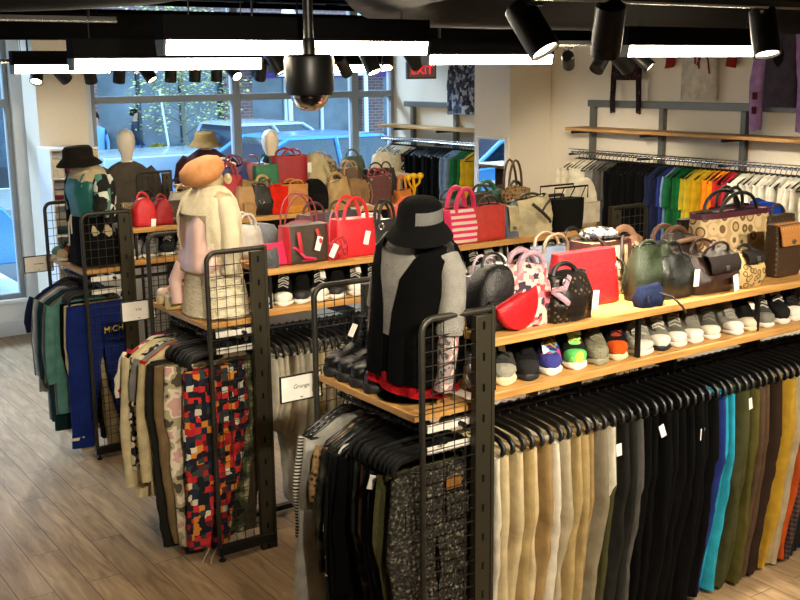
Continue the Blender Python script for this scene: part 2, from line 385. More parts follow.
def gondola(y0, label, right_end=False, x1=4.95, x0=X0):
    g = thing('display_gondola', label, 'display rack', (0, 0, 0))
    xs = x0 + PW + .012; D = .75
    for z, nm in ((ZBAG, 'bag_shelf'), (ZSHOE, 'shoe_shelf')):
        MB().box((xs, y0, z - .032), (x1, y0 + D, z)).build(nm, M_BOARD, g, bevel=.0025)
    MB().box((xs + .02, y0 + D / 2 - .004, ZSHOE), (x1 - .02, y0 + D / 2 + .004, ZBAG - .034)).build('shelf_divider', M_BLACK, g, smooth=False)
    MB().box((xs - .04, y0 + D / 2 - .02, .02), (x1 + .02, y0 + D / 2 + .02, .05)).build('base_stretcher', M_BLACK, g, bevel=.003)
    for k in range(4):
        x = xs + .03 + (x1 - xs - .06) * k / 3
        for yy in (y0 + .03, y0 + D - .05): MB().box((x - .008, yy, ZSHOE), (x + .008, yy + .02, ZBAG - .033)).build('shelf_support', M_BLACK, g, smooth=False)
    for k in range(5):
        x = xs + .02 + (x1 - xs - .04) * k / 4
        MB().box((x - .01, y0 + .17, ZSHOE - .15), (x + .01, y0 + D - .17, ZSHOE - .1)).box((x - .01, y0 + .355, ZSHOE - .1), (x + .01, y0 + .395, ZSHOE - .034)).build('rail_bracket', M_BLACK, g, smooth=False)
    for yy in (y0 + .19, y0 + D - .19): rail(g, (xs, yy, 1.155), (x1, yy, 1.155))
    ends = [(x0, False)] + ([(x1 + PW + .012, True)] if right_end else [])
    for xe, mir in ends:
        sg = -1 if mir else 1
        grid_panel(g, xe, y0 - .005, mir); grid_panel(g, xe, y0 + D + .005, mir)
        a, b = sorted((xe + sg * .0, xe + sg * (PW - .04)))
        e = MB().box((a, y0 + .045, ZEND - .028), (b, y0 + D - .02, ZEND)).build('end_shelf', M_BOARDY, g, bevel=.0025)
        rail(g, (xe + sg * .11, y0, 1.155), (xe + sg * .11, y0 + D, 1.155), 'end_rail')
        rail(g, (xe + sg * .2, y0, 1.2), (xe + sg * .2, y0 + D, 1.2), 'end_crossbar', .01)
        a, b = sorted((xe + sg * .05, xe + sg * .29))
        for zz in (.06, .145): MB().box((a, y0 + .03, ZEND - zz - .015), (b, y0 + .036, ZEND - zz + .015)).build('label_strip', M_CARD, g, smooth=False, label='white strip')
    return g
Y1, Y2, Y3, Y4 = 3.018, 4.825, 6.688, 8.45
G1 = gondola(Y1, 'nearest black steel gondola with oak bag and shoe shelves and trousers beneath')
G2 = gondola(Y2, 'middle black steel gondola whose bag shelf ends at a grid panel by the right wall', True)
G3 = gondola(Y3, 'third black steel gondola back, crowded with handbags before the parked cars')
G4 = gondola(Y4, 'farthest gondola by the window, only its grid end and bags showing', x0=3.52, x1=6.1)

def sign(y, x, z, txt, label, w=.19, h=.105, sz=.026, shear=.15):
    s = thing('sign_holder', label, 'sign', (x, y, z), 0)
    # faces -Y, black frame round a white card, arm reaching back to the end shelf
    MB().box((-w / 2, 0, -h / 2), (w / 2, .004, h / 2)).build('card', M_CARD, s, smooth=False)
    f = MB(); b = .006
    f.box((-w / 2 - b, -.003, -h / 2 - b), (w / 2 + b, .008, -h / 2)); f.box((-w / 2 - b, -.003, h / 2), (w / 2 + b, .008, h / 2 + b))
    f.box((-w / 2 - b, -.003, -h / 2), (-w / 2, .008, h / 2)); f.box((w / 2, -.003, -h / 2), (w / 2 + b, .008, h / 2)); f.build('frame', M_BLACK, s, bevel=.001)
    MB().tube([(w / 2, .004, 0), (w / 2 + .05, .006, 0), (w / 2 + .065, .0, 0)], .005, 8).build('arm', M_BLACK, s)
    if txt == '-':
        MB().box((-.032, -.0012, -.002), (.032, .0002, .003)).build('lettering', M_INK, s, smooth=False)
    else: text_mesh('lettering', txt, sz, M_INK, s, (0, -.0008, .005), (pi / 2, 0, 0), shear)
    MB().box((-.006, -.0012, -h / 2 + .008), (.006, .0002, -h / 2 + .012)).build('mark', M_INK, s, smooth=False)
    return s
sign(Y1 + .80, 2.125, 1.2, 'Grunge', 'small black framed sign reading Grunge at the nearest end shelf')
sign(Y2 + .80, 2.115, 1.21, 'Y2K', 'small black framed sign reading Y2K beside the blue trousers', sz=.022, shear=0)
sign(Y3 + .80, 2.115, 1.21, '-', 'small black framed sign in front of the white window post')
# ------------------------------------------------------------------ ceiling: strip lights, ducts, tracks, spots, camera
E_STRIP = emit('strip_light_glow', '#ffeccb', 26.0)
E_SPOT = emit('spot_lamp_glow', '#ffe9c0', 14.0)
M_CAN = mat('spot_black_metal', '#0f0f0f', rough=.4, metal=.3, bump=.03, nscale=50, var=.1)
M_DUCT = stripes('spiral_duct_skin', 2.2, '#070605', '#0b0908', 'X', .9, rough=.9)
def strip(x0, x1, y, zb, label, hd=.1):
    s = thing('strip_light', label, 'ceiling light', ((x0 + x1) / 2, y, zb))
    L = (x1 - x0) / 2
    b = MB(); b.box((-L, -.045, .058), (L, .045, .058 + hd)); b.build('housing', M_HOUSE, s, bevel=.003)
    d = MB(); d.loft([[(x, -.042, .058), (x, -.03, 0), (x, .03, 0), (x, .042, .058)] for x in (-L + .012, L - .012)]); d.build('diffuser', E_STRIP, s, smooth=False)
    for x in (-L, L - .012): MB().loft([[(q, -.046, .059), (q, -.033, -.003), (q, .033, -.003), (q, .046, .059)] for q in (x, x + .012)]).build('end_cap', M_GREYSTEEL, s, smooth=False)
    for x in (-L * .8, L * .8): MB().tube([(x, 0, .058 + hd), (x, 0, ZC - zb)], .003, 6).build('hanging_cable', M_BLACK, s)
    return s
strip(1.735, 3.055, 4.2, 2.572, 'long lit strip light hanging just behind the dome camera')
strip(4.37, 5.52, 4.2, 2.562, 'lit strip light at the right, beneath the big duct')
strip(1.79, 2.86, 5.5, 2.517, 'lit strip light with its left end before the cream window column')
strip(4.0, 5.04, 5.5, 2.535, 'lit strip light in front of the exit sign and cream wall column')
strip(2.18, 2.9, 8.0, 2.507, 'short lit strip light farthest left by the window post')
strip(4.25, 5.42, 8.0, 2.494, 'lit strip light seen far behind the dome camera')

def duct(path, r, name, label):
    o = MB().tube(path, r, 28).build(name, M_DUCT, smooth=True); tag(o, label, 'duct'); 
    rb = MB()
    for p in path[2:-2:2]: pass
    return o
duct([(7.2, 4.95, 3.03), (5.5, 4.95, 3.03), (4.2, 4.95, 3.03), (3.55, 4.9, 3.03), (3.2, 4.7, 3.04), (2.95, 4.35, 3.06), (2.8, 3.9, 3.08), (2.72, 3.2, 3.1)], .3, 'ceiling_duct', 'large black spiral duct running along the ceiling at the upper right')
duct([(-2.1, 4.95, 3.06), (0.2, 4.95, 3.06), (1.2, 4.93, 3.06), (1.55, 4.75, 3.07), (1.78, 4.4, 3.08), (1.9, 3.9, 3.1), (1.95, 3.2, 3.12)], .3, 'ceiling_duct', 'large black duct elbow at the upper left corner')
def beam(y, z0, z1, label, w=.12, x0=XL + .02, x1=XR - .02):
    o = MB().box((x0, y - w / 2, z0), (x1, y + w / 2, z1)).build('ceiling_beam', M_CEIL, smooth=False); o['kind'] = 'structure'; o['label'] = label
beam(6.6, 2.7, 2.86, 'black ceiling beam before the windows'); beam(9.1, 2.82, 2.98, 'black ceiling beam nearest the windows')
beam(9.6, 2.99, 3.06, 'thin black ceiling conduit', .05); beam(10.1, 3.2, 3.3, 'black ceiling duct above the window', .2)
beam(9.9, 3.12, 3.17, 'thin black ceiling beam', .07); beam(8.2, 3.1, 3.16, 'thin black ceiling pipe', .06)
for x in (3.1, 4.2, 5.3, 6.3):
    o = MB().box((x - .03, 6.7, 3.2), (x + .03, YF - .1, 3.44)).build('ceiling_joist', M_CEIL, smooth=False); o['kind'] = 'structure'
def track(x0, x1, y, z, label):
    t = thing('light_track', label, 'light track', ((x0 + x1) / 2, y, z)); L = (x1 - x0) / 2
    MB().box((-L, -.018, 0), (L, .018, .03)).build('track_rail', M_CAN, t, smooth=False)
    MB().box((-L, -.02, -.004), (L, -.015, .006)).build('reflection_strip', M_CHROME, t, smooth=False, label='bright metal strip standing in for reflections on the track')  # chrome strip put in for the bright reflections along the black track
    for x in (-L * .85, L * .85): MB().tube([(x, 0, .03), (x, 0, ZC - z)], .008, 6).build('stem', M_CAN, t)
track(2.4, 5.2, 3.0, 2.745, 'light track at the upper right holding the big spotlights')
track(2.5, 5.6, 9.5, 2.6, 'light track across the window holding the row of small spotlights')
track(3.2, 5.0, 6.5, 2.66, 'light track behind the dome camera'); track(4.4, 5.8, 5.0, 2.64, 'light track over the cream wall with four spotlights')
track(.2, 2.3, 6.2, 2.79, 'bright edged light track at the upper left below the duct')
def spot(x, y, zt, d, s, label, lit=True, group=None, energy=0, drop=.09, cone=66):
    """d: direction the lamp shines"""
    o = thing('spotlight', label, 'spotlight', (x, y, zt), 0, group)
    dv = Vector(d).normalized(); q = dv.to_track_quat('Z', 'Y').to_matrix().to_4x4(); c = T(0, 0, -drop)
    r, L = .052 * s, .175 * s
    MB().lathe([(r * .8, -L * .55), (r * .97, -L * .5), (r, -L * .4), (r, L * .28), (r * .985, L * .285), (r * .985, L * .3), (r, L * .305), (r, L * .5), (r * .86, L * .5), (r * .82, L * .44)], 28, c @ q).build('lamp_can', M_CAN, o)
    MB().lathe([(r * .82, L * .44), (r * .3, L * .445), (.001, L * .445)], 24, c @ q).build('lamp_face', E_SPOT if lit else M_BLKPL, o, label='glowing lamp face' if lit else None)
    MB().tube([(0, 0, -.006), (0, 0, -drop * .55), (dv.x * -.02, dv.y * -.02, -drop)], .009 * s, 8).build('bracket', M_CAN, o)
    MB().box((-.035 * s, -.016, -.02), (.035 * s, .016, -.005)).build('track_adapter', M_CAN, o, bevel=.002)
    if energy:
        l = bpy.data.lights.new('spot_beam', 'SPOT'); l.energy = energy; l.color = (1, .87, .68); l.spot_size = radians(cone); l.spot_blend = .7; l.shadow_soft_size = .05
        lo = bpy.data.objects.new('spot_beam', l); COL.objects.link(lo); lo.parent = o; lo.matrix_local = T(dv.x * L * .6, dv.y * L * .6, -drop + dv.z * L * .6) @ (-dv).to_track_quat('Z', 'Y').to_matrix().to_4x4()
    return o
EN = 95
spot(2.66, 3.0, 2.742, (.17, -.54, -.8), 1.12, 'big black spotlight with a glowing face, leftmost on the near track', energy=EN * .5, drop=.1)
spot(3.043, 3.0, 2.742, (.25, .36, -.9), 1.12, 'big black spotlight pointing down with its face hidden', energy=EN * 2.2, drop=.1, cone=60)
spot(3.985, 3.0, 2.742, (-.15, -.3, -.9), 1.12, 'big black spotlight with a glowing face above the lilac sweatshirt', energy=EN, drop=.1)
spot(5.40, 5.0, 2.64, (.32, -.59, -.6), .8, 'small lit spotlight above the dark sleeves on the right wall', energy=EN * .9, cone=55)
spot(5.2, 5.0, 2.64, (.85, .05, -.62), 1.0, 'dark spotlight tilted right beneath the big face-down spotlight', energy=EN * 1.1, cone=48)
spot(5.02, 5.0, 2.64, (-.6, -.1, -.7), .9, 'dark spotlight tilted left beneath the big face-down spotlight', lit=False)
spot(4.735, 5.0, 2.64, (.66, .62, -.42), .75, 'small dark spotlight over the cream wall, leftmost of its track', energy=EN * 1.6, cone=46)
spot(4.25, 6.5, 2.66, (.1, -.45, -.8), 1.1, 'lit spotlight between the dome camera and the exit sign', energy=EN)
spot(4.40, 6.5, 2.66, (-.4, -.5, -.7), .8, 'smaller lit spotlight just left of the exit sign', energy=EN * .7)
spot(4.62, 6.5, 2.66, (.5, .3, -.4), 1.0, 'dark spotlight in front of the exit sign', lit=False, drop=.07)
spot(3.5, 6.5, 2.66, (.3, -.35, -.85), 1.0, 'lit spotlight half hidden left of the dome camera', energy=EN)
spot(4.03, 6.5, 2.62, (.5, .2, -.6), .8, 'dark tilted spotlight below the lights right of the dome camera', lit=False)
g = 'small spotlights on the window track'
for x, lit, d in ((2.80, 1, (-.3, -.5, -.8)), (3.0, 0, (.6, .2, -.6)), (3.26, 0, (.2, .3, -.8)), (3.53, 0, (0, .3, -.9)), (3.79, 1, (.35, -.5, -.8)), (4.02, 0, (0, .2, -1)), (4.26, 0, (0, .2, -1)), (4.48, 0, (0, .2, -1)), (4.65, 1, (.1, -.7, -.5)), (4.95, 0, (.1, .5, -.8))):
    spot(x, 9.5, 2.6, d, 1.05, {1: 'small lit spotlight on the track across the window', 0: 'small dark spotlight on the track across the window'}[lit], lit=bool(lit), group=g + (' lit' if lit else ' dark'), energy=EN * .5 if lit else 0)
# unseen track and spotlights, added out of view to brighten racks and mannequins
track(.3, 4.6, .9, 2.9, 'unseen light track added above the front aisle')
for x, d in ((.9, (.31, .92, -.27)), (1.7, (.1, .62, -.7)), (2.6, (.1, .72, -.62)), (3.4, (.12, .72, -.6)), (4.3, (.1, .7, -.6))):
    spot(x, .9, 2.9, d, 1.1, 'unseen spotlight added above the front aisle to brighten the racks', group='added front aisle spotlights', energy=EN * (2.6 if x < 1 else 1.2), cone=44 if x < 1 else 66)

spot(3.0, .9, 2.9, (-.08, .9, -.45), 1.1, 'unseen spotlight added above the front aisle to brighten the pale trousers of the middle gondola', energy=EN * 1.1, cone=36)  # extra lamp out of view, added to lift the shaded pale trousers
# dome security camera on a pole
dc = thing('dome_camera', 'black dome security camera on a ceiling pole', 'security camera', (2.27, 3.93, 2.405))
MB().lathe([(.02, .165), (.085, .164), (.1, .155), (.104, .14), (.1, .02), (.094, 0.0), (.06, -.002)], 36).build('housing', M_CAN, dc)
MB().lathe([(.08, 0.0), (.076, -.02), (.062, -.044), (.038, -.06), (.002, -.066)], 32).build('dome', M_CLEAR, dc, label='clear dome')
MB().ball((0, 0, -.01), (.046, .046, .04)).build('lens_unit', M_BLKPL, dc)
MB().tube([(0, 0, .16), (0, 0, ZC - 2.405)], .021, 14).build('pole', M_CAN, dc)
MB().lathe([(.028, .16), (.028, .21), (.021, .23)], 16).build('collar', M_CAN, dc)
# exit sign
ex = thing('exit_sign', 'red EXIT sign hanging by the right end of the window', 'exit sign', (6.86, 9.5, 2.5), radians(-12))
MB().box((-.17, -.025, -.09), (.17, .025, .09)).build('sign_box', M_GREYSTEEL, ex, bevel=.005)
MB().box((-.15, -.028, -.07), (.15, -.0255, .07)).build('face', mat('exit_face', '#b98a86', rough=.4, bump=.02, var=.03), ex, smooth=False)
text_mesh('lettering', 'EXIT', .125, emit('exit_red', '#e0262c', 1.2), ex, (0, -.0285, 0), (pi / 2, 0, 0), 0)
MB().tube([(0, 0, .09), (0, 0, ZC - 2.5)], .01, 8).build('stem', M_GREYSTEEL, ex)

# ------------------------------------------------------------------ wall shelving on the right wall
def wall_shelf(y0, y1, ups, zb, zs, zr, label, shelf=(0, 0)):
    s = thing('wall_shelving', label, 'wall shelving', (XR, y0, 0))
    for y in ups:
        u = MB().box((-.055, y - y0 - .025, .25), (-.004, y - y0 + .025, zb + .03)).build('upright', M_GREYSTEEL, s, bevel=.002)
        MB().box((-.3, y - y0 - .012, zs - .055), (-.055, y - y0 + .012, zs - .03)).build('shelf_bracket', M_BLACK, u, smooth=False)
        MB().box((-.32, y - y0 - .012, zr - .03), (-.055, y - y0 + .012, zr - .012)).build('rail_bracket', M_BLACK, u, smooth=False)
    MB().box((-.06, 0, zb - .03), (-.006, y1 - y0, zb + .03)).build('top_beam', M_GREYSTEEL, s, bevel=.003)
    MB().box((-.3, shelf[0] - y0, zs - .028), (-.03, shelf[1] - y0, zs)).build('shelf_board', M_BOARDY, s, bevel=.003)
    MB().tube([(-.3, shelf[0] - y0 + .03, zr), (-.3, shelf[1] - y0 - .1, zr)], .0125, 10).build('hang_rail', M_CHROME, s)
    MB().tube([(-.34, shelf[0] - y0 + .03, zr + .03), (-.34, shelf[1] - y0 - .1, zr + .03)], .006, 8).build('front_rod', M_CHROME, s)
    return s
wall_shelf(3.2, 7.32, (7.27, 6.43, 5.574, 4.7, 3.85), 2.187, 1.975, 1.755, 'long wall shelf and rail on the right wall over the white tops', (3.0, 7.36))
wall_shelf(8.5, 10.3, (10.152, 9.347), 2.127, 1.895, 1.735, 'short wall shelf and rail between the window and the mirror column', (8.43, 10.5))
# ------------------------------------------------------------------ clothes on hangers
def nz(x, z, s): return mnoise.noise(Vector((x, z, s * 7.31)))
_H = {}
def hanger_mesh(kind):
    if kind in _H: return _H[kind]
    if kind == 'clip':      # broad trouser hanger with drooping ends
        pts = [(-.188, 0, -.117), (-.2, 0, -.102), (-.197, 0, -.08), (-.172, 0, -.06), (-.1, 0, -.05), (0, 0, -.046), (.1, 0, -.05), (.172, 0, -.06), (.197, 0, -.08), (.2, 0, -.102), (.188, 0, -.117)]
        rr = .0135; b = MB().tube(pts, [.009] + [rr] * 9 + [.009], 8, flat=.68)
    else:                   # shaped shirt hanger
        pts = [(-.2, 0, -.137), (-.185, 0, -.12), (-.1, 0, -.08), (-.045, 0, -.052), (0, 0, -.044), (.045, 0, -.052), (.1, 0, -.08), (.185, 0, -.12), (.2, 0, -.137), (.1, 0, -.141), (-.1, 0, -.141)]
        b = MB().tube(pts, .0065, 8, closed=True)
    h = MB().tube(arc((0, 0, 0), .0165, pi + .2, -.75, 10) + [(.006, 0, -.02), (0, 0, -.03), (0, 0, -.047)], .0028, 7)
    ob = b.build('hanger', M_BLKPL); oh = h.build('hook', M_BLKPL, ob)
    _H[kind] = (ob, oh); ob['src'] = 1; return _H[kind]
def ering(a, b, z, n=28, cy=0, cx=0, seed=None, amp=.008, p=.85, a0=0, a1=2 * pi, close=True):
    o = []
    for k in range(n if close else n + 1):
        t = a0 + (a1 - a0) * k / n; c, s = cos(t), sin(t)
        r = 1 + (amp / a * nz(c * 2.2 + 3, z * 3 + s * 2.2, seed) * 2 + amp / a * .7 * sin(t * 9 + seed + z * 6) * (seed is not None) if seed is not None else 0)
        o.append((cx + a * r * math.copysign(abs(c) ** p, c), cy + b * r * math.copysign(abs(s) ** p, s), z))
    return o
_used = set()
def hanger(kind, loc, rz, label, group, tilt=0):
    ob, oh = hanger_mesh(kind)
    if kind not in _used: _used.add(kind); o = ob; del o['src']
    else: o = copy_tree(ob)
    o.location = loc; o.rotation_euler = (0, tilt, rz); tag(o, label, 'hanger', group); return o

def sring(a, b, z, n, x0=0, y0=0, p=.75, rip=None):
    o = []
    for k in range(n):
        t = 2 * pi * k / n; c, s = cos(t), sin(t)
        x = a * math.copysign(abs(c) ** p, c); y = b * math.copysign(abs(s) ** p, s)
        if rip: y += rip(x, z)
        o.append((x0 + x, y0 + y, z))
    return o
def trousers(name, m, loc, rz, W=.38, Th=.032, L=.95, seed=0, legw=1., hem=None, open_legs=.0, z0=-.126, shift=0, short=False, band=True, N=24, sway=0):
    """one welded surface: hips, then two legs sharing the crotch edge"""
    n = N; rp = lambda x, z: .013 * nz(x * 9, z * 2.6, seed) + .009 * nz(x * 30, z * 1.6, seed + 3)
    crotch = min(.27, L * .55); hem = hem or W * .24
    vs = []; fs = []
    zs = [0, -.012, -.04, -.08, -.12, -.16, -.21, -crotch]
    for i, z in enumerate(zs):
        f = i / (len(zs) - 1); a = W / 2 * (1 + .1 * f); b = Th / 2 * (1 + .35 * f)
        vs += sring(a, b, z0 + z, n, shift, 0, .8, rp)
    for i in range(len(zs) - 1):
        for j in range(n): q = i * n + j; q2 = i * n + (j + 1) % n; fs.append((q, q + n, q2 + n, q2))
    fs.append(tuple(range(n))); base = (len(zs) - 1) * n
    h = n // 4
    for sgn in (1, -1):
        idx = [(j % n) for j in (range(-h, h + 1) if sgn > 0 else range(h, 3 * h + 1))]
        prev = [base + j for j in idx]; m_ = len(idx); rows = 20 if not short else 8
        for r in range(1, rows + 1):
            u = r / rows; z = z0 - crotch - (L - crotch) * u
            wid = (W * .55 * (1 - u) + hem * legw * u) / 2 * 1.0; cx = sgn * (W * .275 * (1 - u) + (hem * legw / 2 + .012 + open_legs) * u) + shift + sway * u
            if u < .25: wid = W * .275 * (1 - u / .25 * .15)
            b = Th / 2 * 1.3 * (1 - .15 * u); cur = []
            for k in range(m_):
                t = -pi / 2 + pi * k / (m_ - 1) + (0 if sgn > 0 else pi)
                # half ring outside, flattened inside seam
                t2 = (-pi / 2 + 2 * pi * (k / m_)) if False else t
                c, s = cos(t2), sin(t2)
                x = (abs(c) ** .7 * 2 - 1) * wid * sgn; y = b * math.copysign(abs(s) ** .8, s)
                y += rp(x + cx, z) + .012 * nz(cx * 4, z * 3, seed + 11); y += .007 * nz(cx * 5 + x * 6, z * 13, seed + 17); vs.append((cx + x * (1 + .1 * nz(z * 9, sgn * 3, seed + 21)) + .014 * nz(z * 3, cx * 9, seed) + .004 * nz(z * 22, sgn, seed + 29), y, z)); cur.append(len(vs) - 1)
            for k in range(m_):
                a0, a1 = prev[k], prev[(k + 1) % m_]; b0, b1 = cur[k], cur[(k + 1) % m_]; fs.append((a0, b0, b1, a1))
            prev = cur
        fs.append(tuple(reversed(prev)))
    mb = MB(); mb.v = vs; mb.f = fs
    o = mb.build(name, m, None, loc, (0, 0, rz), angle=70)
    if band:
        a = W / 2 * 1.012; b = Th / 2 * 1.12 + .001; w = MB()
        w.loft([sring(a, b, z0 + z, n, shift, 0, .8, rp) for z in (.002, -.036)], cap=False)
        w.build('waistband', m, o, angle=70)
    return o
def shirt(name, m, loc, rz, W=.42, L=.62, Th=.05, sl=.2, seed=0, ms=None, neck=.075, flare=1.0, z0=-.043, sleeves=True, slx=.04, wide=.075, N=22):
    n = N; rp = lambda x, z: .012 * nz(x * 8, z * 2.5, seed) + .007 * nz(x * 24, z * 1.5, seed + 5)
    zs = [(0, neck, .8), (-.01, neck * 1.2, .9), (-.03, W * .3, .85), (-.055, W * .41, .8), (-.082, W * .485, .8), (-.12, W * .5, .95), (-.17, W * .485, 1.1), (-.26, W * .48, 1.2), (-.4, W * .485 * (1 + (flare - 1) * .5), 1.15), (-.55, W * .49 * (1 + (flare - 1) * .8), 1.1)]
    zs = [q for q in zs if q[0] > -L + .04] + [(-L, W * .49 * flare, 1.1)]
    while len(zs) > 1 and zs[-2][0] - zs[-1][0] > .22: z = (zs[-2][0] + zs[-1][0]) / 2; zs.insert(-1, (z, (zs[-2][1] + zs[-1][1]) / 2, 1.1))
    o = MB().loft([sring(a, Th / 2 * q, z0 + z, n, 0, 0, .72, rp if z < -.06 else None) for z, a, q in zs]).build(name, m, None, loc, (0, 0, rz), angle=70)
    if sleeves:
        for sg in (-1, 1):
            R = []; k = 7
            for i in range(k):
                u = i / (k - 1); cx = sg * (W * .44 + slx * min(1, u * 2.2)); zz = z0 - .085 - sl * u
                w_ = wide * (1 - .3 * u if sl > .3 else 1); hb = Th * .42 * (1 + .1 * nz(u * 5, sg, seed))
                R.append([(cx + w_ * cos(2 * pi * j / 12) * .62 + .012 * nz(u * 4, 3 + sg, seed), hb * sin(2 * pi * j / 12) + .012 * nz(u * 3.3, sg * 2, seed + 2), zz - cos(2 * pi * j / 12) * sg * (-.025 if u < .2 else .008)) for j in range(12)])
            MB().loft(R).build('sleeve', ms or m, o, angle=70)
    return o
def price_tag(parent, loc, rot=(0, 0, 0), w=.03, h=.055):
    MB().box((-w / 2, -.0012, -h), (w / 2, .0012, 0)).build('price_tag', M_TAG, parent, loc, rot, bevel=.0008, label='white price tag')

# fabrics
KC = {'cream': '#d9c69a', 'offwhite': '#e3dbc4', 'khaki': '#b79f6c', 'tan': '#a98c5c', 'stone': '#b9ab8c', 'greige': '#8d836c', 'charcoal': '#262521', 'black': '#060606', 'blue': '#26377e', 'turquoise': '#2fa6c0',
      'olive': '#4a4a2c', 'moss': '#5a5527', 'brown': '#5b4735', 'umber': '#37281f', 'mustard': '#c69d33', 'orange': '#c2531f', 'red': '#c22a24', 'navy': '#1d2440', 'slate': '#4b5157', 'green': '#1f6a3a', 'emerald': '#16803f', 'teal': '#22666a',
      'grey': '#85837d', 'yellow': '#d2ab1e', 'lemon': '#d9c438', 'tangerine': '#ef8a12', 'crimson': '#b32336', 'pink': '#d0526a', 'white': '#ece6d6', 'ivory': '#e2d8bd', 'sky': '#7d93ab', 'ash': '#56544f', 'lilac': '#b48cc0'}
def FB(k): return fabric(KC[k], 'fabric_' + k)
P_ACID = blotch('acid_washed_denim', 75, [(0, '#0f0e0b'), (.4, '#211f1a'), (.5, '#39362e'), (.6, '#6f695b'), (.68, '#8f8876')], detail=8, dist=.2)
P_PATCH = cells('patchwork_print', 31, [(0, '#101219'), (.22, '#a51d20'), (.36, '#1b2136'), (.5, '#c9bfa8'), (.57, '#b82a26'), (.68, '#c67a28'), (.75, '#2f3a34'), (.86, '#14161d'), (.94, '#5a1c20')], 'CHEBYCHEV', rand=.55)
P_CAMO = blotch('green_camo', 11, [(0, '#1c1d16'), (.42, '#3e4429'), (.52, '#6b6a45'), (.6, '#a79f7c')])
P_PCAMO = blotch('pale_pink_camo', 11, [(0, '#4a4634'), (.42, '#a89a7a'), (.52, '#d8cbb0'), (.62, '#c79a90')])
P_DCAMO = blotch('dark_camo', 12, [(0, '#0c0c0a'), (.45, '#23241b'), (.55, '#3a3a2b')])
P_ANIMAL = rings('animal_print', 26, [(0, '#15130f'), (.25, '#cfc6ac'), (.55, '#201d18')])
P_BWPAT = cells('black_white_print', 26, [(0, '#0d0d0d'), (.55, '#d8d4c8'), (.75, '#151515')])
P_FLORAL = cells('red_white_floral', 22, [(0, '#e6dcc2'), (.5, '#b9433a'), (.72, '#e9e0ca'), (.88, '#5f6b46')])
P_DFLORAL = cells('dark_floral', 34, [(0, '#0c0b0c'), (.72, '#c9b9a8'), (.84, '#7a3b42'), (.92, '#0e0d0e')])
P_STRIPE = stripes('black_white_stripes', 22, '#121212', '#c9c4b6', 'Z', .5)
P_LEOP = rings('leopard_print', 44, [(0, '#1c140d'), (.32, '#7d6240'), (.55, '#94764c')])
P_TWEED = plaid('dark_plaid_cloth', 12, '#2a2622', '#6b3a34', '#4b5a63')

def pants_run(seq, y0, tag_set, rail_txt, group_h, x0, dx, z=1.155):
    """trousers whose planes stand across a rail that runs along X"""
    cnt = {}
    for i, (k, L) in enumerate(seq):
        x = x0 + i * dx + rnd(-.004, .004); L = L * rnd(.985, 1.0)
        cnt[k] = cnt.get(k, 0) + 1; m = P_TWEED if k == 'plaid' else FB(k)
        W = rnd(.36, .4) if L > .6 else .38
        o = trousers('trousers' if L > .6 else 'shorts', m, (x, y0, z), pi / 2 + rnd(-.09, .09), W=W, Th=dx * rnd(.8, 1.0), L=L, seed=i + len(seq) * 3, legw=rnd(.95, 1.35), sway=rnd(-.02, .02), shift=rnd(-.012, .008), short=L < .6)
        col = {'offwhite': 'off-white', 'khaki': 'khaki', 'stone': 'stone coloured', 'greige': 'grey-beige', 'umber': 'dark brown', 'plaid': 'dark plaid'}.get(k, k)
        tot = sum(1 for q in seq if q[0] == k); what = 'trousers' if L > .6 else 'shorts'
        if tot > 6: tag(o, '%s %s in the long %s run %s' % (col, what, col, rail_txt), what, '%s %s %s' % (col, what, rail_txt))
        else:
            od = 'only' if tot == 1 else ORD[cnt[k] - 1]
            tag(o, ('%s %s %s' % (col, what, rail_txt)) if tot == 1 else '%s pair of %s %s from the left %s' % (od, col, what, rail_txt), what)
        if i in tag_set: dz, rr = tag_set[i]; price_tag(o, (-.2, 0, dz), rr)
        hanger('clip', (x, y0, z), pi / 2, 'black plastic trouser hanger ' + rail_txt, 'trouser hangers ' + rail_txt)
S = []
def add(k, n, L=1.015):
    for _ in range(n): S.append((k, L))
add('offwhite', 1); add('cream', 2); add('khaki', 1); add('cream', 1); add('tan', 1); add('offwhite', 1); add('stone', 1); add('khaki', 2); add('tan', 1); add('greige', 1)
add('offwhite', 1, .45); add('olive', 1); add('charcoal', 2); add('ash', 1); add('black', 9); add('blue', 1); add('turquoise', 2)
add('olive', 2); add('moss', 1); add('brown', 2); add('umber', 2); add('mustard', 1); add('khaki', 1); add('stone', 1); add('orange', 1); add('plaid', 1); add('charcoal', 2); add('navy', 2); add('black', 1)
pants_run(S, Y1 + .19, {13: (-.2, (0, .1, pi / 2)), 18: (-.17, (.1, .3, pi / 2)), 23: (-.24, (0, 0, pi / 2)), 30: (-.16, (0, .2, pi / 2))}, 'on the nearest rail', '', 2.555, .05)
S = []
add('offwhite', 2, .42); add('ivory', 2, .45); add('offwhite', 2, .9); add('cream', 2, .48); add('ivory', 3, .9); add('offwhite', 2, .5); add('grey', 2, .9); add('black', 4, .9)
pants_run(S, Y2 + .19, {}, 'on the middle gondola rail', '', 2.545, .042)

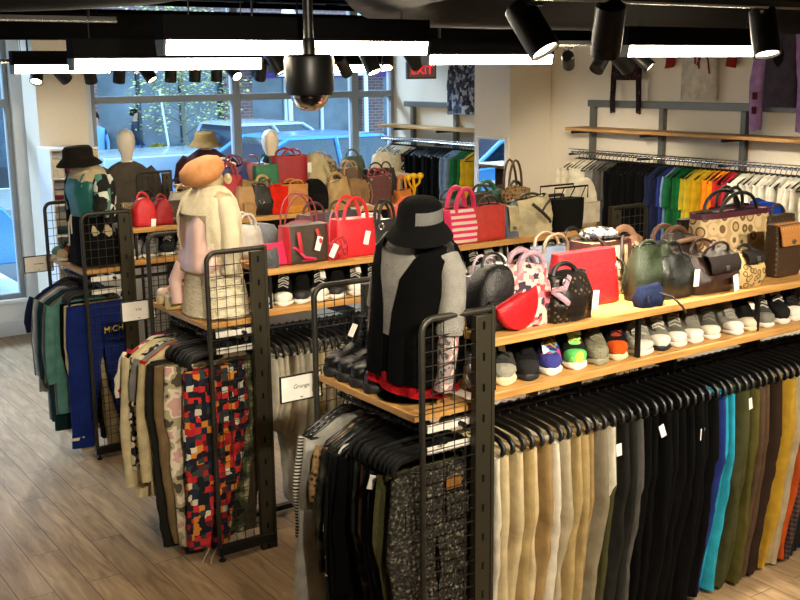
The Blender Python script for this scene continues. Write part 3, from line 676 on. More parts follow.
def end_rail(y0, items, where):
    for i, it in enumerate(items):
        kind, name, m, label, L = it[:5]; k = it[5] if len(it) > 5 else {}
        k = dict(k); y = y0 + k.pop('y', .08 + i * .034); dxx = k.pop('dx', 0); tg = k.pop('tag', None)
        loc = (2.282 + dxx, y, 1.155); rz = rnd(-.07, .05)
        if kind == 'p': o = trousers(name, m, loc, rz, L=L, seed=i + int(y0 * 10), **k); hanger('clip', (2.282, y, 1.155), 0, 'black plastic hanger ' + where, 'hangers ' + where)
        elif kind == 's': o = shirt(name, m, loc, rz, L=L, z0=-.068, seed=i + int(y0 * 10), **k); hanger('shirt', (2.282, y, 1.155), 0, 'black plastic hanger ' + where, 'hangers ' + where)
        else: hanger(name, (2.282, y, 1.155), 0, 'black plastic hanger ' + where, 'hangers ' + where); continue
        tag(o, label, name.replace('_', ' '))
        if tg: price_tag(o, *tg)
    return
E1 = 'on the nearest end rail'
end_rail(Y1, [
    ('p', 'jeans', P_ACID, 'acid washed black jeans with a leather patch behind the nearest grid', 1.0, dict(y=.075, W=.39, Th=.045, legw=1.5, dx=.0, N=32)),
    ('p', 'trousers', FB('olive'), 'olive trousers showing as a green sliver beside the acid washed jeans', 1.0, dict(y=.13, dx=-.03)),
    ('p', 'trousers', FB('black'), 'black trousers just behind the olive pair ' + E1, 1.0, dict(y=.165)),
    ('p', 'jeans', fabric('#20262f', 'dark_denim'), 'dark blue-black jeans with a white tag ' + E1, .98, dict(y=.2, dx=-.02, tag=((-.19, -.02, -.14), (0, .35, 0)))),
    ('p', 'jeans', fabric('#23272e', 'worn_denim'), 'second dark blue-black jeans ' + E1 + ', farther in', .98, dict(y=.235, dx=-.01)),
    ('p', 'trousers', fabric('#3b2620', 'maroon_brown'), 'maroon brown trousers ' + E1, .98, dict(y=.27, dx=-.015)),
    ('p', 'trousers', P_DCAMO, 'dark camouflage trousers ' + E1, .98, dict(y=.31, dx=-.02)),
    ('p', 'trousers', FB('charcoal'), 'charcoal trousers next to the dark camouflage pair ' + E1, .98, dict(y=.345)),
    ('s', 'top', FB('black'), 'long black sleeved top ' + E1 + ', nearest of two', .8, dict(y=.385, sl=.55)),
    ('s', 'top', fabric('#101114', 'jet_cloth'), 'long black sleeved top ' + E1 + ', farther of two', .82, dict(y=.425, sl=.56)),
    ('s', 'blouse', P_BWPAT, 'black and white patterned blouse ' + E1, .85, dict(y=.47, sl=.6, Th=.06)),
    ('s', 'jacket', P_DCAMO, 'dark camouflage jacket ' + E1, .8, dict(y=.515, sl=.5)),
    ('s', 'top', P_LEOP, 'brown leopard print top ' + E1, .55, dict(y=.55, sl=.2)),
    ('s', 'dress', fabric('#a9a69b', 'heather_grey'), 'long pale grey knit dress ' + E1, .86, dict(y=.66, sl=.55, flare=1.45)),
    ('s', 'top', P_STRIPE, 'black and white striped long sleeved top farthest ' + E1, .6, dict(y=.72, sl=.42)),
    ('h', 'shirt', None, '', 0, dict(y=.69)), ('h', 'clip', None, '', 0, dict(y=.05)), ('h', 'clip', None, '', 0, dict(y=.1)), ('h', 'clip', None, '', 0, dict(y=.25))], E1)
jean = [o for o in bpy.data.objects if o.name == 'jeans'][0]
MB().box((-.035, -.002, -.05), (.035, .002, 0)).build('leather_patch', leather('#7d5424', 'patch_leather'), jean, (.07, -.033, -.165), (0, 0, 0), bevel=.002, label='tan leather patch')
for sx in (-.1, .09):
    MB().box((-.055, -.003, -.1), (.055, .002, 0)).box((-.055, -.004, -.03), (.055, .0025, -.022)).build('back_pocket', P_ACID, jean, (sx, -.034, -.24), bevel=.003)
for sx in (-.15, -.05, .05, .15): MB().box((-.006, -.003, -.045), (.006, .003, .004)).build('belt_loop', P_ACID, jean, (sx, -.027, -.12), bevel=.001)
E2 = 'on the middle end rail'
end_rail(Y2, [
    ('p', 'trousers', P_PATCH, 'wide trousers in a red navy and orange patchwork print', .96, dict(y=.085, W=.34, Th=.05, legw=1.35, dx=-.055, N=32, sway=-.075)),
    ('p', 'trousers', P_CAMO, 'green camouflage trousers behind the grid beside the patchwork pair', .95, dict(y=.125, W=.34, Th=.04, dx=.0, legw=1.3, sway=-.02)),
    ('p', 'trousers', fabric('#4d4230', 'umber_twill'), 'dark khaki trousers behind the grid right of the green camouflage pair', .97, dict(y=.165, W=.36, Th=.045, dx=.05, legw=1.5)),
    ('p', 'trousers', P_PCAMO, 'pale pink camouflage trousers left of the patchwork pair', .985, dict(y=.2, W=.34, Th=.055, dx=-.105, legw=1.5)),
    ('p', 'trousers', fabric('#7d6848', 'khaki_twill'), 'khaki trousers behind the pale camouflage pair', .98, dict(y=.25, Th=.06, dx=-.12, legw=1.5)),
    ('p', 'trousers', FB('charcoal'), 'long charcoal trousers behind the khaki pair', 1.01, dict(y=.31, Th=.06, dx=-.14, legw=1.6)),
    ('p', 'trousers', fabric('#2c3038', 'ink_cloth'), 'ink coloured trousers behind the charcoal pair', .98, dict(y=.345, dx=-.1)),
    ('s', 'jacket', fabric('#cdb98c', 'cream_twill'), 'nearer cream jacket with long sleeves ' + E2, .8, dict(y=.395, sl=.62, Th=.06, dx=-.11)),
    ('s', 'top', FB('red'), 'bright red long sleeved top ' + E2, .62, dict(y=.44, sl=.4, dx=-.08)),
    ('s', 'top', FB('grey'), 'grey short sleeved top just behind the red one', .55, dict(y=.475, sl=.2, dx=-.09)),
    ('s', 'blouse', P_ANIMAL, 'black and cream animal print blouse ' + E2, .78, dict(y=.515, sl=.6, Th=.06, dx=-.1)),
    ('s', 'jacket', fabric('#dccb9e', 'pale_cream_twill'), 'farther cream jacket with long sleeves ' + E2, .86, dict(y=.565, sl=.7, Th=.08, dx=-.13)),
    ('s', 'top', FB('black'), 'black top between the cream jacket and the floral shirt', .6, dict(y=.615, sl=.2, dx=-.08)),
    ('s', 'shirt', P_FLORAL, 'red and cream floral short sleeved shirt ' + E2, .55, dict(y=.655, sl=.22, slx=.06, dx=-.09)),
    ('s', 'top', FB('crimson'), 'crimson top farthest ' + E2, .45, dict(y=.7, sl=.15, dx=-.05)),
    ('h', 'clip', None, '', 0, dict(y=.06)), ('h', 'clip', None, '', 0, dict(y=.25)), ('h', 'shirt', None, '', 0, dict(y=.35)), ('h', 'shirt', None, '', 0, dict(y=.4))], E2)
pt = [o for o in bpy.data.objects if o.name.startswith('trousers') and o.get('label', '').startswith('wide trousers')][0]
for sx, l in ((-.03, .1), (.02, .13)): MB().tube([(sx - .07, .0, -1.06), (sx - .06, -.02, -1.1), (sx - .09, -.03, -1.13), (sx - .12, -.06, -1.145), (sx - .14, -.1, -1.148)], .003, 6).build('drawstring', FB('stone'), pt, label='loose pale drawstring')
E3 = 'on the third end rail'
M_TRACK = fabric('#182a6e', 'blue_nylon', bump=.4)
end_rail(Y3, [
    ('p', 'track_pants', M_TRACK, 'bright blue track pants with yellow lettering and white cuffs', .95, dict(y=.09, W=.42, Th=.05, legw=1.35, dx=-.005, open_legs=.1, N=32)),
    ('p', 'trousers', FB('cream'), 'cream trousers right behind the blue track pants', 1.0, dict(y=.14, dx=-.03, Th=.04, open_legs=.04)),
    ('p', 'trousers', FB('black'), 'black trousers next to the cream pair ' + E3, .95, dict(y=.19, dx=-.03, Th=.045)),
    ('s', 'top', fabric('#5d8f86', 'sea_green'), 'sea green long top ' + E3, .8, dict(y=.25, dx=-.07, sl=.5)),
    ('s', 'jacket', fabric('#6b6a5c', 'grey_olive'), 'grey-olive jacket next to the sea green top', .82, dict(y=.3, dx=-.07, sl=.5)),
    ('s', 'dress', fabric('#16302f', 'bottle_green'), 'dark bottle green long dress ' + E3, .95, dict(y=.355, dx=-.07, sl=.5)),
    ('s', 'top', fabric('#1f3c4a', 'petrol_cloth'), 'petrol blue long top ' + E3, .9, dict(y=.4, dx=-.07, sl=.5)),
    ('s', 'shirt', fabric('#8b8a84', 'dove_grey'), 'dove grey shirt ' + E3, .9, dict(y=.45, dx=-.07, sl=.6)),
    ('s', 'top', fabric('#c3bdb2', 'chalk_cloth'), 'chalk white long sleeved top ' + E3, .7, dict(y=.5, dx=-.07, sl=.5)),
    ('s', 'shirt', fabric('#5a6069', 'blue_grey_cloth'), 'blue-grey shirt ' + E3, .72, dict(y=.55, dx=-.07, sl=.5)),
    ('s', 'top', FB('navy'), 'navy short sleeved top farthest ' + E3, .55, dict(y=.62, dx=-.07, sl=.22)),
    ('h', 'shirt', None, '', 0, dict(y=.66)), ('h', 'shirt', None, '', 0, dict(y=.7)), ('h', 'shirt', None, '', 0, dict(y=.58))], E3)
tp = [o for o in bpy.data.objects if o.name == 'track_pants'][0]
text_mesh('lettering', 'MICH', .055, plastic('#e8d22c', .6), tp, (.075, -.046, -.3), (pi / 2, radians(-4), 0), .1, .002)
for sg in (-1, 1): MB().loft([sring(.088, .026, z, 20, sg * .165 + .0, 0, .75) for z in (-1.02, -1.0)], cap=False).build('cuff_band', FB('white'), tp, label='white cuff band')

# wall rail: tops hanging across a rail that runs along Y
def tops_run(seq, ys, where, z=1.755, x=6.925):
    cnt = {}; tot = {}
    for k, *_ in seq: tot[k] = tot.get(k, 0) + 1
    for i, (k, L, sl) in enumerate(seq):
        y = ys[i]; x = x; cnt[k] = cnt.get(k, 0) + 1; m = {'floral': P_DFLORAL}.get(k) or FB(k)
        o = shirt('top', m, (x + rnd(-.015, .015), y, z), rnd(-.13, .13), z0=-.054, W=rnd(.4, .45), L=L * rnd(.95, 1.05), sl=sl, seed=i * 3 + 1, Th=.046, slx=rnd(.0, .02), wide=.068)
        c = {'offwhite': 'off-white', 'sky': 'pale blue-grey', 'floral': 'dark floral'}.get(k, k)
        if tot[k] > 6: tag(o, '%s top in the long %s run %s' % (c, c, where), 'top', '%s tops %s' % (c, where))
        elif tot[k] == 1: tag(o, 'single %s top %s' % (c, where), 'top')
        else: tag(o, '%s %s top from the left %s' % (ORD[cnt[k] - 1], c, where), 'top')
        hanger('shirt', (x, y, z), 0, 'black plastic shirt hanger ' + where, 'shirt hangers ' + where)
S = []
def add2(k, n, L=.66, sl=.22):
    for _ in range(n): S.append((k, L, sl))
add2('ivory', 2, .68, .5); add2('offwhite', 4); add2('grey', 3); add2('ash', 3); add2('black', 10, .68, .5); add2('navy', 2); add2('blue', 1); add2('sky', 1); add2('teal', 1); add2('green', 2); add2('emerald', 1); add2('lemon', 2); add2('yellow', 2)
add2('tangerine', 3); add2('red', 1); add2('crimson', 1); add2('olive', 1); add2('white', 20)
ys = [7.14]
for i in range(1, len(S)): ys.append(ys[-1] - .0465)
tops_run(S, ys, 'on the right wall rail')
S = []
add2('white', 7, .55, .3); add2('cream', 2, .5); add2('floral', 2, .7); add2('black', 12, .68, .4); add2('sky', 3, .66, .4); add2('green', 3, .66, .4); add2('yellow', 2, .6, .4)
ys = [10.15]
for i in range(1, len(S)): ys.append(ys[-1] - .053)
tops_run(S, ys, 'on the rail left of the mirror column', 1.735)

# tops displayed flat against the wall
def wall_top(o, label, cat): tag(o, label, cat)
t1 = shirt('t_shirt', fabric('#d8cfbd', 'oatmeal_jersey'), (7.19, 6.03, 2.9), -pi / 2, W=.38, L=.62, sl=.27, ms=fabric('#9c2c2a', 'brick_jersey'), slx=.15, wide=.08, seed=40)
tag(t1, 'oatmeal t-shirt with brick red sleeves hung flat on the right wall', 't-shirt')
pr = MB()
for a, b in (((-.06, -.2), (-.02, -.32)), ((-.02, -.18), (.02, -.36)), ((.04, -.2), (.0, -.33)), ((.06, -.18), (.13, -.4))): pr.tube([(a[0], -.034, a[1] - .05), ((a[0] + b[0]) / 2 + .015, -.037, (a[1] + b[1]) / 2 - .05), (b[0], -.036, b[1] - .05)], .009, 6, flat=.4)
pr.build('chest_print', fabric('#8e2a2c', 'print_red'), t1, label='red brush lettering print')
t2 = shirt('sweatshirt', fabric('#4b4450', 'plum_grey'), (7.13, 5.2, 2.9), -pi / 2, W=.3, L=.66, sl=.76, slx=.08, wide=.125, Th=.07, seed=41, ms=FB('lilac'))
tag(t2, 'dark grey sweatshirt with lilac sleeves hung flat on the right wall', 'sweatshirt')
for z in (-.62, -.73): MB().box((-.022, -.003, -.028), (.022, .003, .028)).build('sleeve_motif', fabric('#5a2230', 'maroon_motif'), t2, (-.2, -.036, z), bevel=.002)
MB().loft([ering(.05 * k, .003, z, 12, -.047) for z, k in ((-.4, .2), (-.36, .8), (-.3, 1), (-.24, .5), (-.2, .2))]).build('chest_print', fabric('#1b161b', 'black_print'), t2, label='black chest motif')
t3 = shirt('sweater', blotch('dark_rose_knit', 40, [(0, '#16110f'), (.56, '#19130f'), (.62, '#6e2a3a')]), (7.16, 6.82, 2.86), -pi / 2, W=.3, L=.42, sl=.62, slx=.02, wide=.055, Th=.05, seed=42)
tag(t3, 'dark sweater with rose motif sleeves hung on the right wall', 'sweater')
t4 = shirt('jacket', cells('blue_grey_patch', 26, [(0, '#3b3f4c'), (.35, '#7d8494'), (.6, '#22242b'), (.8, '#a9a6a8')]), (7.16, 9.1, 2.78), -pi / 2, W=.5, L=.7, sl=.62, slx=.06, wide=.1, Th=.06, seed=43)
tag(t4, 'grey patterned jacket hung on the wall left of the mirror column', 'jacket')
for t_, dz in ((t1, -.055), (t2, -.055), (t3, -.055), (t4, -.055)):
    h = hanger('shirt', t_.location, -pi / 2, 'black hanger holding the ' + t_['label'].split(' hung')[0], None)
# ------------------------------------------------------------------ shoes
def sec(w, z0, h, n, p=.7, x0=0):
    """arched section: flat bottom, rounded top; list of (x,z)"""
    o = []
    for k in range(n):
        t = -pi / 2 + 2 * pi * k / n; c, s = cos(t), sin(t)
        x = w * math.copysign(abs(c) ** p, c); z = z0 + (h - z0) * (.5 + .5 * math.copysign(abs(s) ** .8, s)); o.append((x0 + x, z))
    return o
def shoe(label, loc, rz, up, sole, toe=None, lace=None, high=0, name='sneaker', cat='shoe', L=.285, W=.094, chunky=0, heel=None, tongue=None, tag_at=None, group=None, lining=None, patch=None):
    t = thing(name, label, cat, loc, rz, group); n = 18; sh = .02 + chunky
    ys = [-.5, -.485, -.44, -.37, -.25, -.12, .0, .12, .25, .37, .45, .485, .5]
    ws = [.10, .20, .34, .44, .5, .48, .43, .39, .37, .36, .31, .22, .10]
    M = MB(); M.loft([[(x, y * L, z) for x, z in sec(w * W * 1.04 + .003, 0, sh + (.004 if abs(y) > .42 else 0), n, .45)] for y, w in zip(ys, ws)]); M.build('sole', sole, t, angle=60)
    top = .088 + high; hs = [.036, .05, .06, .066, .074, .09, .105 + high * .5, top + .012 + high * .3, top + .006 + high * .15, top + high * .15, top + .006 + high * .1, top, .06]
    hs = [h + chunky * .7 for h in hs]
    U = MB(); U.loft([[(x, y * L * .975, z) for x, z in sec(w * W, sh - .006, h, n, .72)] for y, w, h in zip(ys, ws, hs)]); U.build('upper', up, t, angle=60)
    zt = top + chunky * .7 + high * .15
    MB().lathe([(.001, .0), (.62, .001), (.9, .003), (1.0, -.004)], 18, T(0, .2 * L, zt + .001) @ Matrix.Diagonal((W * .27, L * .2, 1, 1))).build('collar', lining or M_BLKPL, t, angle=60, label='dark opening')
    tg = [(-.02, .0), (.0, .006), (.05, .012), (.085, .02)]
    MB().loft([[(x * W * .23, yy * L / .285, zz + d) for x, d in ((-1, 0), (-.5, .007), (.5, .007), (1, 0), (.5, -.003), (-.5, -.003))] for yy, zz in ((-.07 , .078 + chunky * .7), (-.035, .1 + chunky * .7 + high * .2), (.0, .122 + chunky * .7 + high * .6), (.012, .138 + chunky * .7 + high * .95))]).build('tongue', tongue or up, t, angle=60)
    if lace:
        pts = []
        for i in range(6):
            u = i / 5; yy = (-.068 + .07 * u) * L / .285; zz = .086 + chunky * .7 + (.042 + high * .62) * u; s = 1 if i % 2 else -1
            pts += [(-s * W * .26, yy, zz - .004), (0, yy + .003, zz + .009), (s * W * .26, yy + .006, zz - .002)]
        MB().tube(pts, .0036, 6).build('laces', lace, t)
    if toe:
        MB().loft([[(x, y * L * .985 - .001, z) for x, z in sec(w * W + .0022, sh - .004, h + .0025, n, .72)] for y, w, h in zip(ys[:4] + [-.31], ws[:4] + [.475], hs[:4] + [.062 + chunky * .7])]).build('toe_cap', toe, t, angle=60)
    if heel:
        MB().loft([[(x, y * L * .985 + .001, z) for x, z in sec(w * W + .002, sh - .004, h - .012, n, .72)] for y, w, h in zip(ys[9:], ws[9:], hs[9:])]).build('heel_counter', heel, t, angle=60)
    if patch:
        for s in (-1, 1): MB().tube([(s * W * .5, -.26 * L, sh + .012), (s * W * .47, -.05 * L, sh + .022), (s * W * .41, .16 * L, sh + .038)], [.006, .012, .005], 6, flat=.5).build('side_stripe', patch, t)
    if tag_at: price_tag(t, *tag_at)
    t.scale = (1.04, 1.04, min(1.22, .173 / (.15 + .95 * high + .7 * chunky)))
    return t
R_ = lambda c: mat('rubber_' + c.strip('#'), c, rough=.6, bump=.05, nscale=60, var=.06)
C_ = lambda c: fabric(c, 'canvas_' + c.strip('#'))
W_R, B_R, CR_R = R_('#ddd8ca'), R_('#171615'), R_('#cfc39c')
WLACE, BLACE, GLACE = fabric('#d5d0c2', 'white_lace'), fabric('#1a1a1a', 'black_lace'), fabric('#8a8578', 'grey_lace')
zs = ZSHOE + .001; yc = Y1 + .165
TG = lambda x=0, y=-.02, z=.14: ((x, y, z), (-.9, .2, .3))
P_MULTI = cells('multicolour_mesh', 34, [(0, '#2b2a63'), (.3, '#3550a3'), (.5, '#1b1b30'), (.68, '#b03a72'), (.82, '#4fa6a2')])
P_NEON = cells('neon_mesh', 24, [(0, '#7fd86a'), (.35, '#d9e04a'), (.6, '#e9e6cf'), (.8, '#57b95c')])
def sh1(x, label, *a, **k): return shoe(label, (x, k.pop('y', yc), zs), -.6 + k.pop('rz', rnd(-.06, .06)), *a, **k)
sh1(2.565, 'white and blue sneaker half hidden behind the nearest slotted post', C_('#c7c9c6'), W_R, toe=R_('#4779a8'), lace=WLACE)
sh1(2.69, 'grey and black running shoe, first whole shoe right of the nearest post', C_('#3a3a36'), CR_R, toe=C_('#9b9887'), lace=BLACE, chunky=.008, patch=R_('#b7b39c'), tag_at=TG(-.01))
sh1(2.805, 'black slip-on trainer with a white band and sole', C_('#131313'), B_R, toe=C_('#2a2a29'), patch=W_R)
sh1(2.935, 'purple blue and pink running shoe with a white tag', P_MULTI, W_R, toe=C_('#41438f'), lace=C_('#b8913c'), chunky=.004, tag_at=TG(-.02, -.05, .1))
sh1(3.07, 'neon green and yellow running shoe', C_('#1f2420'), W_R, toe=P_NEON, lace=C_('#c9ca62'), tongue=P_NEON, chunky=.004, tag_at=TG(.005, -.03, .15))
sh1(3.19, 'grey-olive suede sneaker with pale laces', C_('#76735c'), R_('#8b8769'), toe=C_('#8d8a72'), lace=GLACE)
sh1(3.315, 'black sneaker with an orange toe', C_('#141416'), CR_R, toe=C_('#d9581b'), lace=BLACE, tongue=C_('#9b3a2a'), tag_at=TG(.012, -.0, .16))
sh1(3.455, 'large pale grey high-top sneaker with a thick white toe', C_('#8f8d7f'), W_R, toe=R_('#cfcbba'), lace=C_('#b9b6a6'), high=.05, W=.115, L=.3, chunky=.006)
sh1(3.575, 'grey sneaker with a white toe beside the large high-top', C_('#7f7d70'), B_R, toe=W_R, lace=WLACE, high=.03)
sh1(3.685, 'grey canvas sneaker with a white toe, second after the large high-top', C_('#6b695f'), W_R, toe=W_R, lace=C_('#b9b6a6'), high=.04)
sh1(3.80, 'grey canvas high-top with a smooth white toe under the brown satchel', C_('#807d70'), W_R, toe=W_R, lace=GLACE, high=.05)
sh1(3.915, 'grey canvas high-top with grey laces under the brown satchel', C_('#5f5d55'), W_R, toe=R_('#d6cfb6'), lace=GLACE, high=.055)
sh1(4.05, 'white leather high-top sneaker under the gold bag', C_('#9a988c'), W_R, toe=R_('#e3dfd2'), lace=GLACE, high=.06, rz=.15)
sh1(4.175, 'black high-top sneaker with a cream toe', C_('#22211f'), CR_R, toe=R_('#c9c1a4'), lace=BLACE, high=.05, tag_at=TG(.03, -.02, .13))
sh1(4.295, 'dark grey trainer with white laces right of the black high-top', C_('#4a4a45'), W_R, toe=C_('#87867c'), lace=WLACE, high=.03)
sh1(4.41, 'black and white trainer with a black toe band', C_('#191919'), W_R, toe=C_('#222222'), lace=WLACE, patch=W_R)
sh1(4.525, 'dark canvas sneaker at the right edge of the photo', C_('#2e2c2a'), W_R, toe=W_R, lace=BLACE, high=.03)
yc2 = Y2 + .165
G2S = [(2.565, '#9a978a', 1), (2.69, '#1a1a1a', 1), (2.80, '#151515', 0), (2.91, '#1f1f1f', 1), (3.02, '#161616', 0), (3.14, '#222222', 1), (3.26, '#191919', 1), (3.38, '#2a2a2a', 0), (3.5, '#8d8b82', 1), (3.62, '#b5b2a6', 1), (3.74, '#c7c4b8', 1), (3.86, '#77756c', 1), (3.98, '#1d1d1d', 1), (4.1, '#9d9a8e', 1), (4.22, '#cbc8bc', 1), (4.34, '#2b2b2b', 1), (4.46, '#b9b6aa', 0), (4.6, '#3a3a38', 1), (4.74, '#d0ccbf', 1)]
seen = {}
for i, (x, c, wt) in enumerate(G2S):
    dark = int(c[1:3], 16) < 70; k = ('black' if dark else 'pale') + (' sneaker with a white toe' if wt else ' sneaker with a black toe'); seen[k] = seen.get(k, 0) + 1
    shoe('%s %s on the middle gondola, from the left' % (ORD[seen[k] - 1], k), (x, yc2, zs), -.55 + rnd(-.08, .08), C_(c), W_R, toe=W_R if wt else B_R, lace=WLACE if (wt or not dark) else BLACE, high=rnd(0, .03), tag_at=TG(rnd(-.02, .02)) if i in (3, 5, 9, 14) else None, patch=W_R if i % 3 == 0 else None)
yc3 = Y3 + .165
for i, (x, c) in enumerate(((2.58, '#8d8e8e'), (2.7, '#77797a'), (2.82, '#26282a'), (2.94, '#a5a6a2'), (3.06, '#5b5c5c'), (3.2, '#2c2a28'))):
    shoe('%s sneaker from the left on the third gondola' % ORD[i], (x, yc3, zs), -.55 + rnd(-.1, .1), C_(c), W_R, toe=C_(c), lace=WLACE)
def sandal(label, loc, rz, c):
    t = thing('sandal', label, 'shoe', loc, rz); m = leather(c)
    MB().loft([[(x * w, y, z + d) for x, d in ((-1, 0), (-.6, .004), (.6, .004), (1, 0), (.6, -.006), (-.6, -.006))] for y, w, z in ((-.12, .02, .012), (-.1, .036, .012), (-.04, .038, .016), (.03, .028, .045), (.1, .03, .075), (.125, .018, .078))]).build('footbed', m, t)
    MB().loft([[(x * .02 * s, .1 + y * .018 * s, z) for x, y in ((-1, -1), (1, -1), (1, 1), (-1, 1))] for z, s in ((0, .6), (.04, .7), (.074, 1.1))]).build('heel', m, t, smooth=False)
    for y in (-.075, -.045): MB().tube([(-.036, y, .014), (-.03, y, .04), (0, y - .005, .052), (.03, y, .04), (.036, y, .014)], .008, 6, flat=.5).build('strap', m, t)
    return t
for i, (x, c, n_) in enumerate(((3.33, '#d9cfa8', 'cream'), (3.44, '#e2d8b8', 'ivory'), (3.55, '#c58f4a', 'tan'), (3.66, '#d8cda9', 'bone'), (3.77, '#8d8672', 'grey'))):
    sandal('%s heeled sandal on the third gondola behind the peach beret' % n_, (x, yc3 - .02, zs), rnd(-.1, .1), c)
# shoes on the end shelves point off the shelf, to -X
ze = ZEND + .001
def boot(label, y, tagged=False, tall=.0, rz=-pi / 2, x=2.315):
    m = leather('#0d0d0d', 'boot_leather', .28)
    t = thing('boot', label, 'boot', (x, y, ze), rz); L, W = .27, .1; n = 18
    ys = [-.5, -.48, -.43, -.34, -.2, -.05, .1, .25, .38, .46, .5]; ws = [.12, .24, .37, .46, .5, .45, .4, .38, .36, .29, .14]
    MB().loft([[(x_, y_ * L, z) for x_, z in sec(w * W * 1.08 + .003, 0, .042, n, .45)] for y_, w in zip(ys, ws)]).build('sole', B_R, t, angle=60)
    hs = [.06, .075, .088, .094, .1, .115, .135, .14, .14, .13, .07]
    MB().loft([[(x_, y_ * L * .97, z) for x_, z in sec(w * W, .036, h, n, .75)] for y_, w, h in zip(ys, ws, hs)]).build('upper', m, t, angle=60)
    MB().loft([[(.038 * a * cos(2 * pi * k / 16), .052 + dy + .056 * b * sin(2 * pi * k / 16), z) for k in range(16)] for z, a, b, dy in ((.1, 1, 1, 0), (.15, .98, .96, .004), (.2 + tall, 1.02, .98, .008), (.235 + tall, 1.08, 1.02, .01), (.23 + tall, .95, .9, .01), (.19 + tall, .9, .85, .01))], cap=True).build('shaft', m, t, angle=60)
    pts = []
    for i in range(7):
        u = i / 6; s = 1 if i % 2 else -1; yy = -.055 + .065 * min(1, u * 1.4) ; zz = .106 + .1 * u
        pts += [(-s * .024, yy - .01, zz), (0, yy - .018, zz + .006), (s * .024, yy - .01, zz + .008)]
    MB().tube(pts, .0032, 6).build('laces', BLACE, t)
    if tagged: price_tag(t, (.0, -.05, .23), (-.5, .1, .2))
boot('black leather lace-up boot at the far tip of the nearest end shelf', Y1 + .69)
boot('black leather lace-up boot with a white tag on the nearest end shelf', Y1 + .585, True)
boot('tall black boot with a platform sole, farther of the two beside the black mannequin', Y1 + .485, False, .08)
boot('tall black boot with a platform sole, touching the black mannequin skirt', Y1 + .385, False, .1)
shoe('peach and cream chunky sneaker at the tip of the middle end shelf', (2.32, Y2 + .63, ze), -pi / 2 - .1, C_('#c98f6c'), R_('#dfc994'), toe=C_('#e6d3c0'), lace=C_('#efe2cf'), chunky=.03, L=.3, W=.115, patch=C_('#f0e6d4'), tongue=C_('#d9a884'))
shoe('peach and cream chunky sneaker against the cream skirt', (2.31, Y2 + .5, ze), -pi / 2 + .05, C_('#cf9873'), R_('#e6cf86'), toe=C_('#ead8c4'), lace=C_('#efe2cf'), chunky=.03, L=.3, W=.115, patch=C_('#f0e6d4'), tongue=C_('#d9a884'))
shoe('green and grey sneaker at the tip of the third end shelf', (2.32, Y3 + .66, ze), -pi / 2, C_('#2f5144'), W_R, toe=C_('#6d8a78'), lace=GLACE)
shoe('orange-red sneaker beside the black skirt on the third end shelf', (2.31, Y3 + .53, ze), -pi / 2 + .1, C_('#b4462a'), W_R, toe=C_('#c9b48d'), lace=WLACE)
